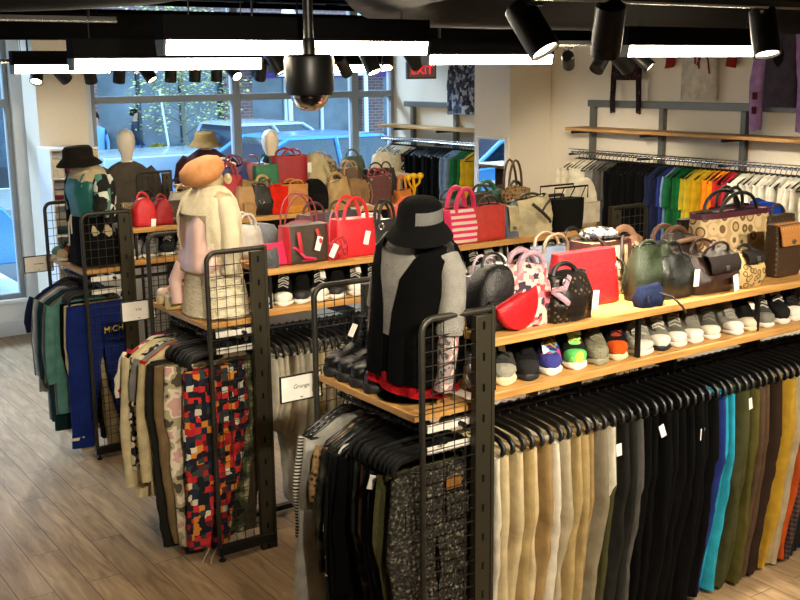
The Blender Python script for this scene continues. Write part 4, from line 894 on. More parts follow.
# ------------------------------------------------------------------ bags
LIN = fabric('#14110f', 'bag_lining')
def bag(name, label, x, y, w, d, h, m, kind='tote', z=ZBAG + .001, rz=0, tw=None, td=None, cat='bag', handle=None, hm=None, trim=None, seed=None, tag_at=None, flap=None, ring=None, tilt=0, strap=None, base=None, hw=None, side=None, pocket=None, group=None, belt=None, zip_=None):
    seed = seed if seed is not None else (x * 13 + y * 7)
    for y0_ in (Y1, Y2, Y3):
        if y0_ < y < y0_ + .3: y = max(y - .055, y0_ + d * .55)
    if y < Y1 + .3: h *= 1.07
    t = thing(name, label, cat, (x, y, z), rz, group); t.rotation_euler = (tilt, 0, rz)
    tw = tw or w; td = td if td is not None else d * .5; n = 44
    slouch = {'tote': .25, 'box': .05, 'hobo': 1.0, 'dome': .3, 'pouch': .8}[kind]
    rip = lambda q, zz: slouch * (.02 * nz(q * 11, zz * 9, seed) + .014 * nz(q * 34 + zz * 12, zz * 14, seed + 4) + .006 * nz(q * 70, zz * 50, seed + 8))
    rows = []
    if kind in ('tote', 'box'):
        for u in (0, .03, .12, .3, .5, .7, .88, 1): rows.append((u * h, (w * (1 - u) + tw * u) / 2 * (.96 if u == 0 else 1), (d * (1 - u) + td * u) / 2 * (.9 if u == 0 else 1) * (1 + .1 * sin(pi * u))))
    elif kind in ('dome',):
        for u in (0, .04, .15, .32, .5, .66, .8, .9, .96, 1): 
            q = 1 if u < .45 else math.sqrt(max(.02, 1 - ((u - .45) / .56) ** 2.2)); rows.append((u * h, w / 2 * (.9 if u == 0 else 1) * (q * .8 + .2 * q), d / 2 * (.85 if u == 0 else 1) * (.45 + .55 * q)))
    elif kind == 'hobo':
        for u in (0, .04, .1, .18, .28, .38, .48, .58, .68, .78, .88, .95, 1): rows.append((u * h, w / 2 * (.9 + .16 * sin(pi * min(1, u * 1.1)) - .06 * u), d / 2 * (.85 + .4 * sin(pi * u * .8)) * (1 - .6 * u)))
    elif kind == 'pouch':
        for u in (0, .05, .12, .22, .32, .42, .52, .62, .72, .82, .9, .96, 1): rows.append((u * h, w / 2 * (.86 + .2 * sin(pi * (u * .8 + .08)) - .12 * u), d / 2 * (.78 + .42 * sin(pi * u)) * (1 - .45 * u)))
    P = {'box': .35, 'tote': .5, 'hobo': .6, 'dome': .55, 'pouch': .62}[kind]
    R = [[(p[0], p[1] + rip(p[0], zz), zz + slouch * .045 * nz(p[0] * 8, p[1] * 6, seed + 2) * (zz / h) ** 2) for p in sring(a, b, zz, n, 0, 0, P)] for zz, a, b in rows]
    open_top = kind in ('tote', 'hobo') and td > .03
    body = MB(); body.loft(R, cap=True); bo = body.build('body', m, t, angle=55)
    if open_top:
        top = R[-1]; f = lambda k, dz: [(p[0] * k, p[1] * k, p[2] + dz) for p in top]
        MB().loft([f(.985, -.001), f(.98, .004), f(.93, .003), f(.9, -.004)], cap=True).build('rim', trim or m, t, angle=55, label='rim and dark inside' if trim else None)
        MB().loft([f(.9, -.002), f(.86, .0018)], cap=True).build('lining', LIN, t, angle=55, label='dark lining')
    if zip_: MB().box((-tw * .42, -.004, h - .003), (tw * .42, .004, h + .004)).build('zip', M_STEEL, t, bevel=.001)
    hm = hm or trim or m
    if handle:
        kind_h, hh = handle[:2]; r = handle[2] if len(handle) > 2 else .007; q = hw or tw * .26
        if kind_h == 'two':
            for s in (-1, 1):
                yy = s * td * .42; lean = s * rnd(0, .02) 
                pts = [(-q, yy - s * .004, h - .05), (-q, yy, h)] + [(q * cos(pi - pi * i / 10), yy + lean * sin(pi * i / 10), h + hh * sin(pi * i / 10)) for i in range(11)] + [(q, yy, h), (q, yy - s * .004, h - .05)]
                MB().tube(pts, r, 8).build('handle', hm, t)
        elif kind_h == 'one':
            pts = [(q * cos(pi - pi * i / 12), .0 + .01 * sin(pi * i / 12), h - .008 + hh * sin(pi * i / 12)) for i in range(13)]
            MB().tube(pts, r, 8, flat=handle[3] if len(handle) > 3 else 1).build('handle', hm, t)
        elif kind_h == 'slump':   # strap lying forward over the front
            pts = [(-q, 0, h - .01), (-q * 1.1, -d * .4, h + hh * .5), (-q * .4, -d * .55 - .02, h * .8), (q * .3, -d * .6 - .02, h * .62), (q * .9, -d * .5, h + hh * .3), (q, 0, h - .01)]
            MB().tube(pts, r, 8).build('strap', hm, t)
    if trim and base: MB().loft([[(p[0] * 1.012, p[1] * 1.02, p[2]) for p in sring(a, b, zz, n, 0, 0, P)] for zz, a, b in ((.001, rows[1][1], rows[1][2]), (base, rows[2][1], rows[2][2] * 1.02))], cap=False).build('base_panel', trim, t, angle=55, label='contrasting base panel')
    if belt is not None:
        zz, hb, mm = belt; u = zz / h; a = (w * (1 - u) + tw * u) / 2; b = (d * (1 - u) + td * u) / 2 * (1 + .1 * sin(pi * u))
        MB().loft([[(p[0] * 1.012, p[1] * 1.04 + rip(p[0], z_), p[2]) for p in sring(a, b, z_, n, 0, 0, P)] for z_ in (zz, zz + hb)], cap=False).build('band', mm, t, angle=55, label='contrasting band')
    if side:
        for s in (-1, 1): MB().loft([[(s * (a * 1.0 + q_), y_, zz) for q_, y_ in ((-.012, -b * 1.03), (.003, -b * .8), (.003, b * .8), (-.012, b * 1.03))] for zz, a, b in rows]).build('side_panel', side, t, angle=55, label='contrasting side')
    if flap:
        fh, fm, fw_ = flap; yf = -(d * .55 + .006)
        MB().loft([[(sx * fw_ / 2 * k, yy, zz) for sx, yy in ((-1, y0_), (1, y0_), (1, y0_ + .006), (-1, y0_ + .006))] for zz, k, y0_ in ((h + .004, 1, -.01), (h * .97, 1.01, yf * .8), (h - fh * .5, 1.01, yf), (h - fh * .93, .97, yf - .002), (h - fh, .86, yf - .001))]).build('flap', fm, t, angle=50)
        MB().cbox((0, yf - .006, h - fh + .02), (.022, .008, .02)).build('clasp', M_STEEL, t, bevel=.002)
    if pocket:
        pw, ph, pm = pocket; MB().loft([sring(pw / 2, .012, zz, 16, 0, -(d / 2 + .006), .5) for zz in (h * .1, h * .1 + ph)]).build('front_pocket', pm, t, angle=50)
    if ring:
        for (rx, rz_) in ring:
            MB().tube([(rx + .016 * cos(a), -(d * .5 + .008), rz_ + .016 * sin(a)) for a in [2 * pi * i / 14 for i in range(14)]], .003, 6, closed=True).build('ring', M_CHROME, t)
    if strap:
        for pts, r in strap: MB().tube(pts, r, 8, flat=.5).build('strap', hm, t)
    if tag_at: price_tag(t, tag_at[0], tag_at[1] if len(tag_at) > 1 else (0, rnd(-.3, .3), 0), .034, .075)
    return t
L_ = leather
P_SCARF = cells('scarf_print', 42, [(0, '#c9aaa0'), (.35, '#c8737c'), (.5, '#3b2f3f'), (.62, '#cdbcae'), (.8, '#b8484f'), (.9, '#d9b6ae')], 'CHEBYCHEV')
P_DMONO = lattice('dark_signature_lattice', 46, '#191410', '#1f1913', '#62513c', rough=.4)
P_BMONO = lattice('brown_signature_canvas', 55, '#3a2a1c', '#3f2e1f', '#6f5638', rough=.45)
P_TMONO = lattice('tan_signature_canvas', 60, '#a9713a', '#ae763e', '#c79558', rough=.45)
P_CSIG = rings('khaki_oval_signature', 15, [(0, '#b79a6a'), (.28, '#c9b083'), (.3, '#6d542f'), (.43, '#cbb388'), (.62, '#b79a6a'), (.9, '#8a6d40')], rough=.7)
P_GOLD = rings('gold_signature', 30, [(0, '#a98a55'), (.3, '#5a4424'), (.45, '#bda06a')], rough=.55)
P_ARG = lattice('maroon_argyle', 26, '#4c3a35', '#5c2a2c', '#8d7a66', rough=.7)
P_HPST = stripes('pink_cream_stripes', 9, '#d92a62', '#d9c8b0', 'Z', .52)
P_TAPES = blotch('tapestry_cloth', 40, [(0, '#3a4038'), (.42, '#8a7d5c'), (.52, '#5a3b2c'), (.6, '#b9a97c')])
yb = Y1
# --- nearest gondola, front row from the left
bag('backpack', 'black round topped leather backpack right behind the nearest grid panel', 2.625, yb + .2, .215, .14, .235, L_('#0e0d0d'), 'dome', zip_=None, handle=('one', .05, .006), pocket=(.17, .1, L_('#0e0d0d')))
bag('handbag', 'small lavender top-handle handbag behind the scarf print tote', 2.73, yb + .33, .19, .1, .17, L_('#a89aa6'), 'box', tw=.17, handle=('two', .075, .006), hw=.045)
bag('tote', 'pink and white scarf print tote with a lavender bow', 2.765, yb + .17, .235, .13, .225, P_SCARF, 'hobo', handle=('two', .05, .012), strap=[([(.06, -.09, .14), (.1, -.12, .15), (.14, -.1, .19)], .012), ([(.06, -.09, .14), (.11, -.11, .1), (.14, -.1, .08)], .012)], hm=fabric('#c9a4b2', 'lavender_ribbon'))
hm_ = thing('half_moon_pouch', 'bright red half-moon pouch leaning on the scarf print tote', 'pouch', (2.7, yb + .05, ZBAG + .002), .1)
hm_.rotation_euler = (-.12, -.28, .1)
ol = [(.115 * cos(pi + pi * i / 18), .135 + .13 * sin(pi + pi * i / 18)) for i in range(19)]
MB().loft([[(x * k, y_, z * k + (1 - k) * .07) for x, z in ol] for y_, k in ((-.022, .9), (-.016, .985), (0, 1.0), (.016, .985), (.022, .9))]).build('body', L_('#c01a22', 'red_pebbled'), hm_, angle=50)
MB().tube([(-.108, 0, .137), (0, 0, .14), (.108, 0, .137)], .005, 6).build('zip', L_('#8d1218'), hm_)
bag('hobo_bag', 'dark brown lattice print hobo bag with a white tag', 2.955, yb + .15, .25, .17, .17, P_DMONO, 'hobo', handle=('one', .05, .011), trim=L_('#1a1512'), tag_at=((.085, -.095, .12), (0, .1, 0)), ring=[(-.08, .17)])
bag('tote', 'bright red structured tote standing behind the dark lattice hobo', 3.19, yb + .285, .38, .1, .22, L_('#c8191f', 'red_leather', .38), 'box', tw=.34, td=.06, ring=[(.15, .16)], tag_at=None, strap=[([(.16, -.07, .19), (.165, -.09, .15), (.16, -.08, .09), (.15, -.08, .05)], .005)], hm=L_('#120e0c'))
bag('tote', 'cream canvas tote with dark brown edges and handles', 3.42, yb + .36, .27, .14, .245, fabric('#cdb78c', 'cream_canvas'), 'tote', td=.13, side=L_('#3a1c18'), trim=L_('#3a1c18'), handle=('slump', .05, .008), hm=L_('#231411'), belt=(.225, .018, L_('#3a1c18')))
bag('scarf', 'crumpled dark patterned scarf inside the cream canvas tote', 3.415, yb + .37, .2, .1, .05, blotch('scarf_cloth', 40, [(0, '#17161b'), (.45, '#8d8a84'), (.55, '#2c2b33'), (.62, '#b9b4ab')]), 'pouch', z=ZBAG + .25, cat='scarf')
bag('pouch', 'navy cloth pouch with dangling cords before the green shoulder bag', 3.4, yb + .1, .14, .09, .07, fabric('#1d2745', 'navy_pouch_cloth'), 'pouch', strap=[([(.02, -.03, .06), (.07, -.07, .04), (.1, -.1, .0), (.115, -.11, -.03)], .005), ([(-.02, -.03, .06), (-.06, -.05, .05), (-.05, -.055, .02)], .004)], hm=L_('#2a1a16'))
bag('shoulder_bag', 'forest green soft leather shoulder bag', 3.51, yb + .21, .23, .15, .215, L_('#27301f', 'forest_leather'), 'hobo', trim=L_('#20281a'), handle=('one', .03, .009))
bag('shoulder_bag', 'black-green leather shoulder bag with a white tag', 3.63, yb + .18, .22, .15, .185, L_('#141712', 'blackgreen_leather'), 'hobo', handle=('one', .05, .008), tag_at=((.06, -.088, .125), (0, .06, 0)))
bag('satchel', 'chocolate brown leather satchel with ring and white tag', 3.86, yb + .17, .31, .17, .165, L_('#33201a', 'chocolate_leather', .36), 'pouch', flap=(.08, L_('#1a100d'), .2), ring=[(.0, .12)], handle=('two', .05, .007), tag_at=((.03, -.125, .085), (0, -.2, 0)))
bag('handbag', 'small gold signature bag with a black flap', 4.07, yb + .14, .2, .12, .155, P_GOLD, 'pouch', trim=L_('#1a1411'), handle=('one', .03, .008), flap=(.05, L_('#14100d'), .11))
bag('tote', 'large khaki tote with oval signature pattern and maroon trim', 4.35, yb + .4, .52, .15, .29, P_CSIG, 'tote', tw=.52, td=.12, trim=L_('#4c1c2a', 'maroon_leather'), belt=(.272, .028, L_('#4c1c2a', 'maroon_leather')), base=None, handle=('two', .1, .009), hm=L_('#0f0d0e'), pocket=(.12, .07, L_('#4c1c2a', 'maroon_leather')))
bag('crossbody_bag', 'brown signature crossbody bag with a tan flap', 4.43, yb + .2, .19, .1, .235, P_BMONO, 'box', td=.07, flap=(.1, P_TMONO, .175), strap=[([(.09, 0, .22), (.13, -.03, .2), (.125, -.05, .08), (.06, -.06, .005)], .006)], hm=L_('#b98f5e'))
bag('clutch', 'dark strappy bag at the right edge beyond the crossbody', 4.62, yb + .2, .16, .12, .19, L_('#1c1714'), 'pouch', strap=[([(-.07, -.06, .17), (-.02, -.1, .12), (.05, -.09, .16)], .006)], hm=L_('#c2a06a'))
# second row on the nearest gondola
bag('hobo_bag', 'tan suede hobo with a wide arched strap behind the cream tote', 3.72, yb + .5, .27, .13, .2, L_('#6b4c36', 'tan_suede', .7), 'hobo', handle=('one', .06, .018, .3))
bag('handbag', 'brown leather handbag with many loose straps', 3.99, yb + .46, .32, .16, .17, L_('#5a3a29', 'walnut_leather'), 'pouch', handle=('two', .07, .013), strap=[([(-.15, -.09, .12), (-.05, -.11, .17), (.06, -.11, .13), (.15, -.09, .1)], .012), ([(-.1, -.09, .08), (0, -.12, .12), (.1, -.11, .16)], .01)])
bag('handbag', 'bronze and black handbag with silver chain ends', 4.16, yb + .45, .2, .12, .15, L_('#8a6a45', 'bronze_leather'), 'pouch', trim=L_('#15110f'), flap=(.07, L_('#18130f'), .16), ring=[(-.06, .1), (.05, .11)])
bag('clutch', 'black clutch with a silver stud behind the loose straps', 4.32, yb + .6, .22, .06, .24, L_('#1b1c1a'), 'box', td=.05, ring=[(.05, .2)])
bag('tote', 'dark navy tote with tall black handles behind the large khaki tote', 4.62, yb + .62, .3, .1, .275, fabric('#20242c', 'ink_canvas'), 'tote', handle=('two', .1, .009), hm=L_('#0f0e0e'))
bag('duffel', 'cobalt blue soft bag behind the large khaki tote', 4.79, yb + .52, .22, .2, .3, fabric('#1c49b8', 'cobalt_nylon'), 'pouch')
bag('handbag', 'brown handbag with a thin arched handle at the right edge', 4.86, yb + .28, .16, .1, .27, L_('#4a2f20', 'conker_leather'), 'box', handle=('two', .12, .005), hw=.06)
# --- middle gondola
yb = Y2
bag('clutch', 'hot pink clutch with a loose strap on the middle gondola', 2.6, yb + .13, .17, .07, .12, L_('#c5204e', 'hot_pink_leather'), 'box', rz=.15, strap=[([(.06, -.04, .1), (.09, -.08, .07), (.12, -.1, .02), (.19, -.1, .004), (.2, -.07, .004), (.13, -.06, .008)], .008)], tilt=-.2)
bag('pouch', 'grey strappy pouch next to the hot pink clutch', 2.55, yb + .1, .09, .07, .09, L_('#4a4d50'), 'pouch')
bag('tote', 'dark olive tote with red sides and red tassels', 2.78, yb + .15, .25, .12, .2, L_('#3d3226', 'dark_olive_leather'), 'box', tw=.25, td=.1, side=L_('#b82430'), trim=L_('#b82430'), strap=[([(-.07, -.07, .17), (-.07, -.09, .1), (-.06, -.08, .06)], .012), ([(.04, -.07, .18), (.05, -.09, .12), (.05, -.085, .1)], .011)], hm=L_('#b82430'), tag_at=((.05, -.09, .14), (0, .3, 0)))
bag('wristlet', 'small red cracked-leather pouch with a white tag', 2.955, yb + .12, .14, .09, .105, blotch('red_mottle', 40, [(0, '#8d1a20'), (.5, '#c8343a'), (.6, '#a02229')], rough=.5), 'pouch', tag_at=((-.03, -.065, .09), (0, .5, 0)), handle=('one', .16, .004), hm=L_('#b8606a'))
bag('handbag', 'dusty red handbag with long looping straps behind the small red pouch', 2.9, yb + .36, .22, .12, .17, L_('#8d3a44', 'dusty_red_leather'), 'pouch', handle=('two', .16, .005), hw=.1)
bag('handbag', 'scarlet structured handbag with two tall arched handles', 3.09, yb + .16, .26, .12, .205, L_('#d2222c', 'scarlet_leather', .35), 'box', tw=.245, td=.09, handle=('two', .115, .0095), hw=.075, tag_at=((.05, -.085, .14), (0, .25, 0)))
bag('handbag', 'black handbag with a thick looped handle beside the scarlet one', 3.31, yb + .17, .2, .1, .18, L_('#121110'), 'box', handle=('two', .1, .009), ring=[(-.06, .15)], tag_at=((-.03, -.075, .09), (0, .2, 0)))
bag('handbag', 'dark grey handbag behind the black looped handle', 3.24, yb + .48, .26, .14, .2, L_('#33343a'), 'pouch', handle=('one', .06, .008))
bag('handbag', 'steel grey slouchy bag behind the dark olive tote', 2.72, yb + .5, .24, .14, .15, L_('#6b7078'), 'pouch')
bag('tote', 'hot pink tote with cream stripes and a pink arched handle', 3.83, yb + .15, .25, .14, .2, P_HPST, 'tote', td=.1, handle=('two', .12, .014), hm=L_('#d42a5c'), side=L_('#c9245a'))
bag('tote', 'coral red leather tote with dark handles', 4.0, yb + .14, .26, .13, .205, L_('#b93328', 'coral_leather'), 'tote', tw=.28, td=.09, handle=('two', .06, .007), hm=L_('#3a1a16'))
bag('shoulder_bag', 'blue-grey shoulder bag with a cream fringe', 4.19, yb + .15, .16, .11, .19, L_('#5d6a78', 'bluegrey_leather'), 'hobo', flap=(.15, fabric('#c9b98f', 'cream_suede'), .07))
bag('tote', 'cream slouchy tote tied with a dark bow', 4.37, yb + .15, .33, .16, .225, fabric('#cfc29b', 'cream_slouch'), 'hobo', strap=[([(-.08, -.11, .2), (-.02, -.13, .15), (.04, -.13, .1), (.06, -.12, .08)], .011), ([(-.02, -.13, .15), (.02, -.12, .19), (.07, -.1, .21)], .009)], hm=L_('#241b16'), handle=('one', .03, .008))
bag('basket', 'black square wire topped tote on the middle gondola', 4.64, yb + .14, .24, .12, .2, fabric('#12110f', 'black_weave'), 'box', tw=.27, td=.12, strap=[([(-.14, -.065, .2), (-.14, -.065, .275), (.14, -.065, .275), (.14, -.065, .2)], .006), ([(-.14, .065, .2), (-.14, .065, .275), (.14, .065, .275), (.14, .065, .2)], .006), ([(-.1, -.066, .2), (-.06, -.066, .275)], .004), ([(-.02, -.066, .2), (.03, -.066, .275)], .004), ([(.08, -.066, .2), (.12, -.066, .275)], .004)])
bag('backpack', 'cream quilted backpack at the right end of the middle gondola', 4.85, yb + .21, .2, .16, .31, fabric('#d8cfba', 'cream_quilt', bump=.9), 'dome', pocket=(.17, .13, fabric('#d2c8b2', 'cream_quilt_pocket', bump=.9)))
bag('tote', 'tan tote with tall brown straps behind the cream slouchy tote', 4.62, yb + .55, .28, .12, .22, L_('#7a6238', 'honey_leather'), 'tote', handle=('two', .19, .008), hw=.055, hm=L_('#4a3418'))
bag('handbag', 'green handbag with a curved strap behind the coral tote', 4.36, yb + .5, .26, .12, .22, L_('#1d5a4c', 'jade_leather'), 'pouch', handle=('one', .08, .014))
bag('handbag', 'black and leopard handbag behind the cream slouchy tote', 4.5, yb + .38, .2, .1, .24, P_LEOP, 'pouch', trim=L_('#161210'), handle=('one', .06, .01))
bag('handbag', 'charcoal handbag behind the hot pink striped tote', 4.05, yb + .46, .28, .13, .2, L_('#2a2828'), 'pouch', handle=('two', .06, .007))
bag('handbag', 'orange-red handbag behind the black mannequin hat', 3.72, yb + .5, .22, .12, .18, L_('#c04a2a'), 'pouch', handle=('one', .06, .009))
bag('handbag', 'pale pink and grey handbag behind the scarlet handbag', 3.45, yb + .5, .22, .12, .16, L_('#b9a39b'), 'pouch', handle=('one', .06, .007))
# --- third gondola, front row
yb = Y3
bag('handbag', 'bright red handbag next to the teal mannequin', 2.62, yb + .14, .15, .12, .185, L_('#c9202a', 'signal_red_leather'), 'dome', handle=('one', .04, .008), tag_at=((.04, -.075, .05), (0, .1, 0)))
bag('handbag', 'darker red handbag, second from the teal mannequin', 2.75, yb + .14, .13, .11, .165, L_('#a3141f', 'deep_red_leather'), 'dome', handle=('one', .04, .008))
bag('handbag', 'dark brown lattice handbag left of the peach beret', 2.88, yb + .15, .16, .1, .15, P_BMONO, 'box', belt=(.03, .012, L_('#8a6a45')))
bag('handbag', 'olive and gold patterned bag at the left end of the third gondola', 2.55, yb + .22, .1, .1, .15, P_TAPES, 'box')
bag('handbag', 'black handbag behind the two red handbags', 2.78, yb + .42, .22, .12, .15, L_('#16130f'), 'pouch', handle=('one', .05, .008))
bag('handbag', 'cream strappy handbag left of the peach beret', 3.05, yb + .4, .24, .12, .17, L_('#c9bfa6', 'bone_leather'), 'hobo', handle=('one', .06, .009))
bag('shoulder_bag', 'tan shoulder bag right of the cream mannequin', 3.375, yb + .15, .14, .11, .205, L_('#b08a58', 'camel_leather'), 'hobo', pocket=(.09, .08, L_('#a57f4e')))
bag('shoulder_bag', 'black shoulder bag with a silver ring on the third gondola', 3.5, yb + .15, .16, .12, .195, L_('#100f0f'), 'hobo', ring=[(-.03, .1)], handle=('one', .03, .008))
bag('pouch', 'bright vermilion pouch on the third gondola', 3.625, yb + .14, .13, .1, .185, fabric('#e02a18', 'vermilion_nylon'), 'tote', tw=.17, td=.06, handle=('one', .03, .006))
bag('tote', 'brown lattice tote with an amber base on the third gondola', 3.77, yb + .16, .19, .12, .2, P_TMONO, 'tote', tw=.21, td=.09, trim=L_('#c07f22', 'amber_leather'), base=.05, handle=('two', .03, .006))
bag('backpack', 'black backpack with a white stud on the third gondola', 3.945, yb + .16, .18, .13, .225, fabric('#121212', 'black_pack_nylon'), 'dome', pocket=(.12, .09, fabric('#161616', 'black_pack_pocket')))
bag('hobo_bag', 'tan slouchy hobo bag on the third gondola', 4.13, yb + .16, .2, .15, .21, L_('#a08352', 'sand_leather'), 'hobo', handle=('one', .05, .012))
bag('shoulder_bag', 'brown fringed shoulder bag on the third gondola', 4.31, yb + .16, .18, .13, .205, L_('#7d5f3c', 'fringe_suede', .8), 'pouch', strap=[([(-.06 + i * .03, -.09, .16), (-.05 + i * .03, -.1, .08), (-.05 + i * .028, -.09, .02)], .006) for i in range(5)])
bag('tote', 'maroon argyle tote with a red rim on the third gondola', 4.5, yb + .17, .21, .12, .215, P_ARG, 'tote', tw=.23, td=.09, trim=L_('#8d2330'), handle=('two', .05, .006))
bag('basket', 'small orange straw basket at the right end of the third gondola', 4.72, yb + .16, .14, .12, .09, fabric('#cf7a3a', 'orange_straw', bump=.9), 'tote', handle=('one', .12, .009), hm=fabric('#d9854a', 'orange_straw_handle'))
fl = thing('toy_flower', 'yellow plush flower spray beside the orange straw basket', 'plush flower', (4.85, yb + .14, ZBAG + .001))
MB().tube([(0, 0, 0), (.01, 0, .08), (0, 0, .17)], .012, 8).tube([(.005, 0, .07), (-.04, -.01, .12), (-.06, -.01, .16)], .01, 8).tube([(.005, 0, .09), (.05, -.01, .13), (.06, -.01, .17)], .01, 8).build('stem', fabric('#e0a81e', 'plush_yellow'), fl)
for p in ((0, 0, .185), (-.06, -.01, .175), (.06, -.01, .185)): MB().ball(p, (.03, .026, .024), 12, 8).build('bloom', fabric('#f0bd2a', 'plush_bloom'), fl)
# third gondola, second row
bag('tote', 'large crimson tote standing tall behind the lattice tote', 3.92, yb + .45, .27, .15, .375, L_('#9c1a26', 'ruby_leather', .35), 'tote', tw=.3, td=.12, pocket=(.2, .15, L_('#8a1420', 'ruby_pocket')), handle=('two', .05, .008), tag_at=((.13, -.09, .32), (0, 0, 0)))
bag('handbag', 'emerald green boxy handbag left of the large crimson tote', 3.7, yb + .4, .19, .12, .32, L_('#1c7048', 'emerald_leather'), 'box', handle=('one', .08, .006))
bag('backpack', 'cream canvas backpack right of the large crimson tote', 4.17, yb + .47, .22, .16, .38, fabric('#cdbf94', 'cream_pack_canvas'), 'dome', strap=[([(.02, -.09, .3), (.06, -.12, .22), (.08, -.11, .1)], .01)])
bag('handbag', 'dark camouflage bag right of the cream canvas backpack', 4.3, yb + .5, .15, .12, .31, P_TAPES, 'pouch', handle=('one', .05, .008))
bag('handbag', 'red handbag with wide straps right behind the peach beret', 3.4, yb + .42, .26, .14, .25, L_('#b3222c', 'cherry_leather'), 'pouch', handle=('two', .1, .009), hm=L_('#a8434f'))
bag('handbag', 'mustard and brown handbag between the red straps and the green box', 3.55, yb + .36, .16, .1, .24, L_('#9a7a42', 'mustard_leather'), 'pouch')
bag('handbag', 'violet and blue strappy handbag behind the peach beret', 3.52, yb + .55, .24, .12, .31, L_('#4a4f8a', 'violet_leather'), 'hobo', handle=('two', .08, .007), hm=L_('#7a3f6a'))
bag('handbag', 'cream and tan striped handbag behind the vermilion pouch', 3.62, yb + .3, .18, .09, .22, P_TAPES, 'pouch', handle=('one', .04, .01), hm=L_('#c8a86a'))
bag('handbag', 'brown handbag with pale straps left of the maroon argyle tote', 4.42, yb + .4, .22, .12, .25, L_('#5c4330', 'hazel_leather'), 'pouch', handle=('two', .06, .008), hm=L_('#b08a66'))
bag('handbag', 'black studded handbag right of the maroon argyle tote', 4.66, yb + .38, .22, .13, .24, cells('black_studs', 60, [(0, '#0f0f0f'), (.86, '#8a8780')], rough=.4), 'box', handle=('one', .05, .007))
bag('handbag', 'dark bronze handbag at the far right of the third gondola', 4.84, yb + .5, .18, .12, .22, L_('#2f2620'), 'pouch', handle=('one', .06, .007))
# fourth gondola, by the window
yb = Y4
bag('tote', 'white soft tote at the left end of the farthest gondola', 4.1, yb + .2, .3, .15, .2, L_('#d9d5c8', 'milk_leather'), 'hobo', handle=('one', .06, .01))
for i, (x, c, k) in enumerate(((4.4, '#7d3a3a', 'wine red'), (4.75, '#2c2a2a', 'black'), (5.1, '#8d7a58', 'sand'), (5.45, '#3d4a3f', 'dark green'), (5.8, '#c9c2ae', 'chalk'))):
    bag('handbag', '%s handbag on the farthest gondola by the window' % k, x, yb + .22, .26, .14, .2, L_(c), 'pouch', handle=('one', .07, .008))

# fuller back rows
yb = Y1
bag('handbag', 'black soft handbag behind the black backpack on the nearest gondola', 2.66, yb + .5, .26, .14, .17, L_('#15130f', 'soot_leather'), 'pouch', handle=('one', .05, .007))
bag('handbag', 'pale grey cloth bag behind the lavender handbag', 2.96, yb + .54, .26, .14, .16, fabric('#8f9090', 'ash_cloth'), 'pouch', handle=('one', .05, .008))
bag('handbag', 'blue-grey cloth bag behind the red structured tote', 3.3, yb + .55, .28, .14, .2, fabric('#4d5663', 'smoke_cloth'), 'pouch', handle=('two', .06, .008), hm=L_('#5d4a3a'))
bag('handbag', 'black glossy handbag behind the cream canvas tote', 3.5, yb + .62, .22, .12, .2, L_('#0f0f10', 'gloss_black', .2), 'pouch', handle=('one', .07, .007))
bag('handbag', 'taupe suede handbag between the green shoulder bag and the loose straps', 3.66, yb + .37, .2, .12, .19, L_('#6f5a45', 'taupe_suede', .8), 'hobo', handle=('slump', .05, .012))
bag('handbag', 'dark brown fold-over bag behind the chocolate satchel', 3.93, yb + .34, .22, .1, .22, L_('#2a1d16', 'espresso_leather'), 'pouch', strap=[([(-.1, -.06, .2), (-.03, -.1, .22), (.05, -.09, .2), (.12, -.08, .15)], .012)], hm=L_('#7a5a40'))
bag('handbag', 'brown checked handbag tucked behind the crossbody bag', 4.68, yb + .36, .22, .12, .25, P_BMONO, 'box', handle=('one', .06, .007))
yb = Y2
bag('handbag', 'plum handbag behind the scarlet handbag with tall handles', 3.08, yb + .5, .26, .14, .2, L_('#4a2230', 'damson_leather'), 'pouch', handle=('one', .06, .008))
bag('handbag', 'white and black handbag on the middle gondola behind the dark olive tote', 2.6, yb + .42, .2, .12, .17, L_('#b9b6ae', 'frost_leather'), 'pouch', handle=('two', .07, .007))
bag('handbag', 'dark olive cloth bag behind the blue-grey shoulder bag', 4.24, yb + .42, .22, .12, .24, fabric('#3b4036', 'moss_cloth'), 'pouch', handle=('one', .05, .008))
# ------------------------------------------------------------------ mannequins (built facing -Y, then turned)
M_MANNB = plastic('#121212', .5, 'mannequin_black'); M_MANNW = mat('mannequin_white', '#d9d2c2', rough=.35, bump=.01, var=.03); M_MANNC = fabric('#cbb994', 'mannequin_linen')
def garment(name, m, par, secs, seed, amp=.007, cap=False, label=None, n=36):
    """closed tube of cloth: secs = (z, half width, half depth, cy)"""
    return MB().loft([ering(a, b, z, n, cy, 0, seed, amp) for z, a, b, cy in secs], cap=cap).build(name, m, par, angle=70, label=label)
def open_garment(name, m, par, secs, seed, gap=.5, amp=.007, label=None, skew=0):
    """coat or vest open at the front (front = -Y): wraps the rest of the body"""
    gp = gap if isinstance(gap, (list, tuple)) else [gap] * len(secs)
    g = [ering(a, b, z, 40, cy, 0, seed, amp, a0=-pi / 2 + q + skew, a1=3 * pi / 2 - q + skew, close=False) for (z, a, b, cy), q in zip(secs, gp)]
    return MB().sheet(g, .004).build(name, m, par, angle=70, label=label)
def arm(name, m, par, pts, radii, seed, label=None):
    rg = MB(); rg.tube(pts, radii, 14, flat=1.0); o = rg.build(name, m, par, angle=70, label=label); return o
TORSO = [(.0, .13, .1, 0), (.1, .165, .115, .01), (.2, .17, .12, .01), (.32, .13, .095, 0), (.42, .135, .1, -.005), (.5, .16, .115, -.01), (.56, .17, .1, 0), (.6, .15, .08, .005), (.625, .08, .06, .01), (.66, .05, .05, .01), (.7, .048, .05, .005)]
def torso(par, m, z0=0.0, top=11):
    return MB().loft([ering(a, b, z + z0, 28, cy) for z, a, b, cy in TORSO[:top]]).build('torso', m, par, angle=70)

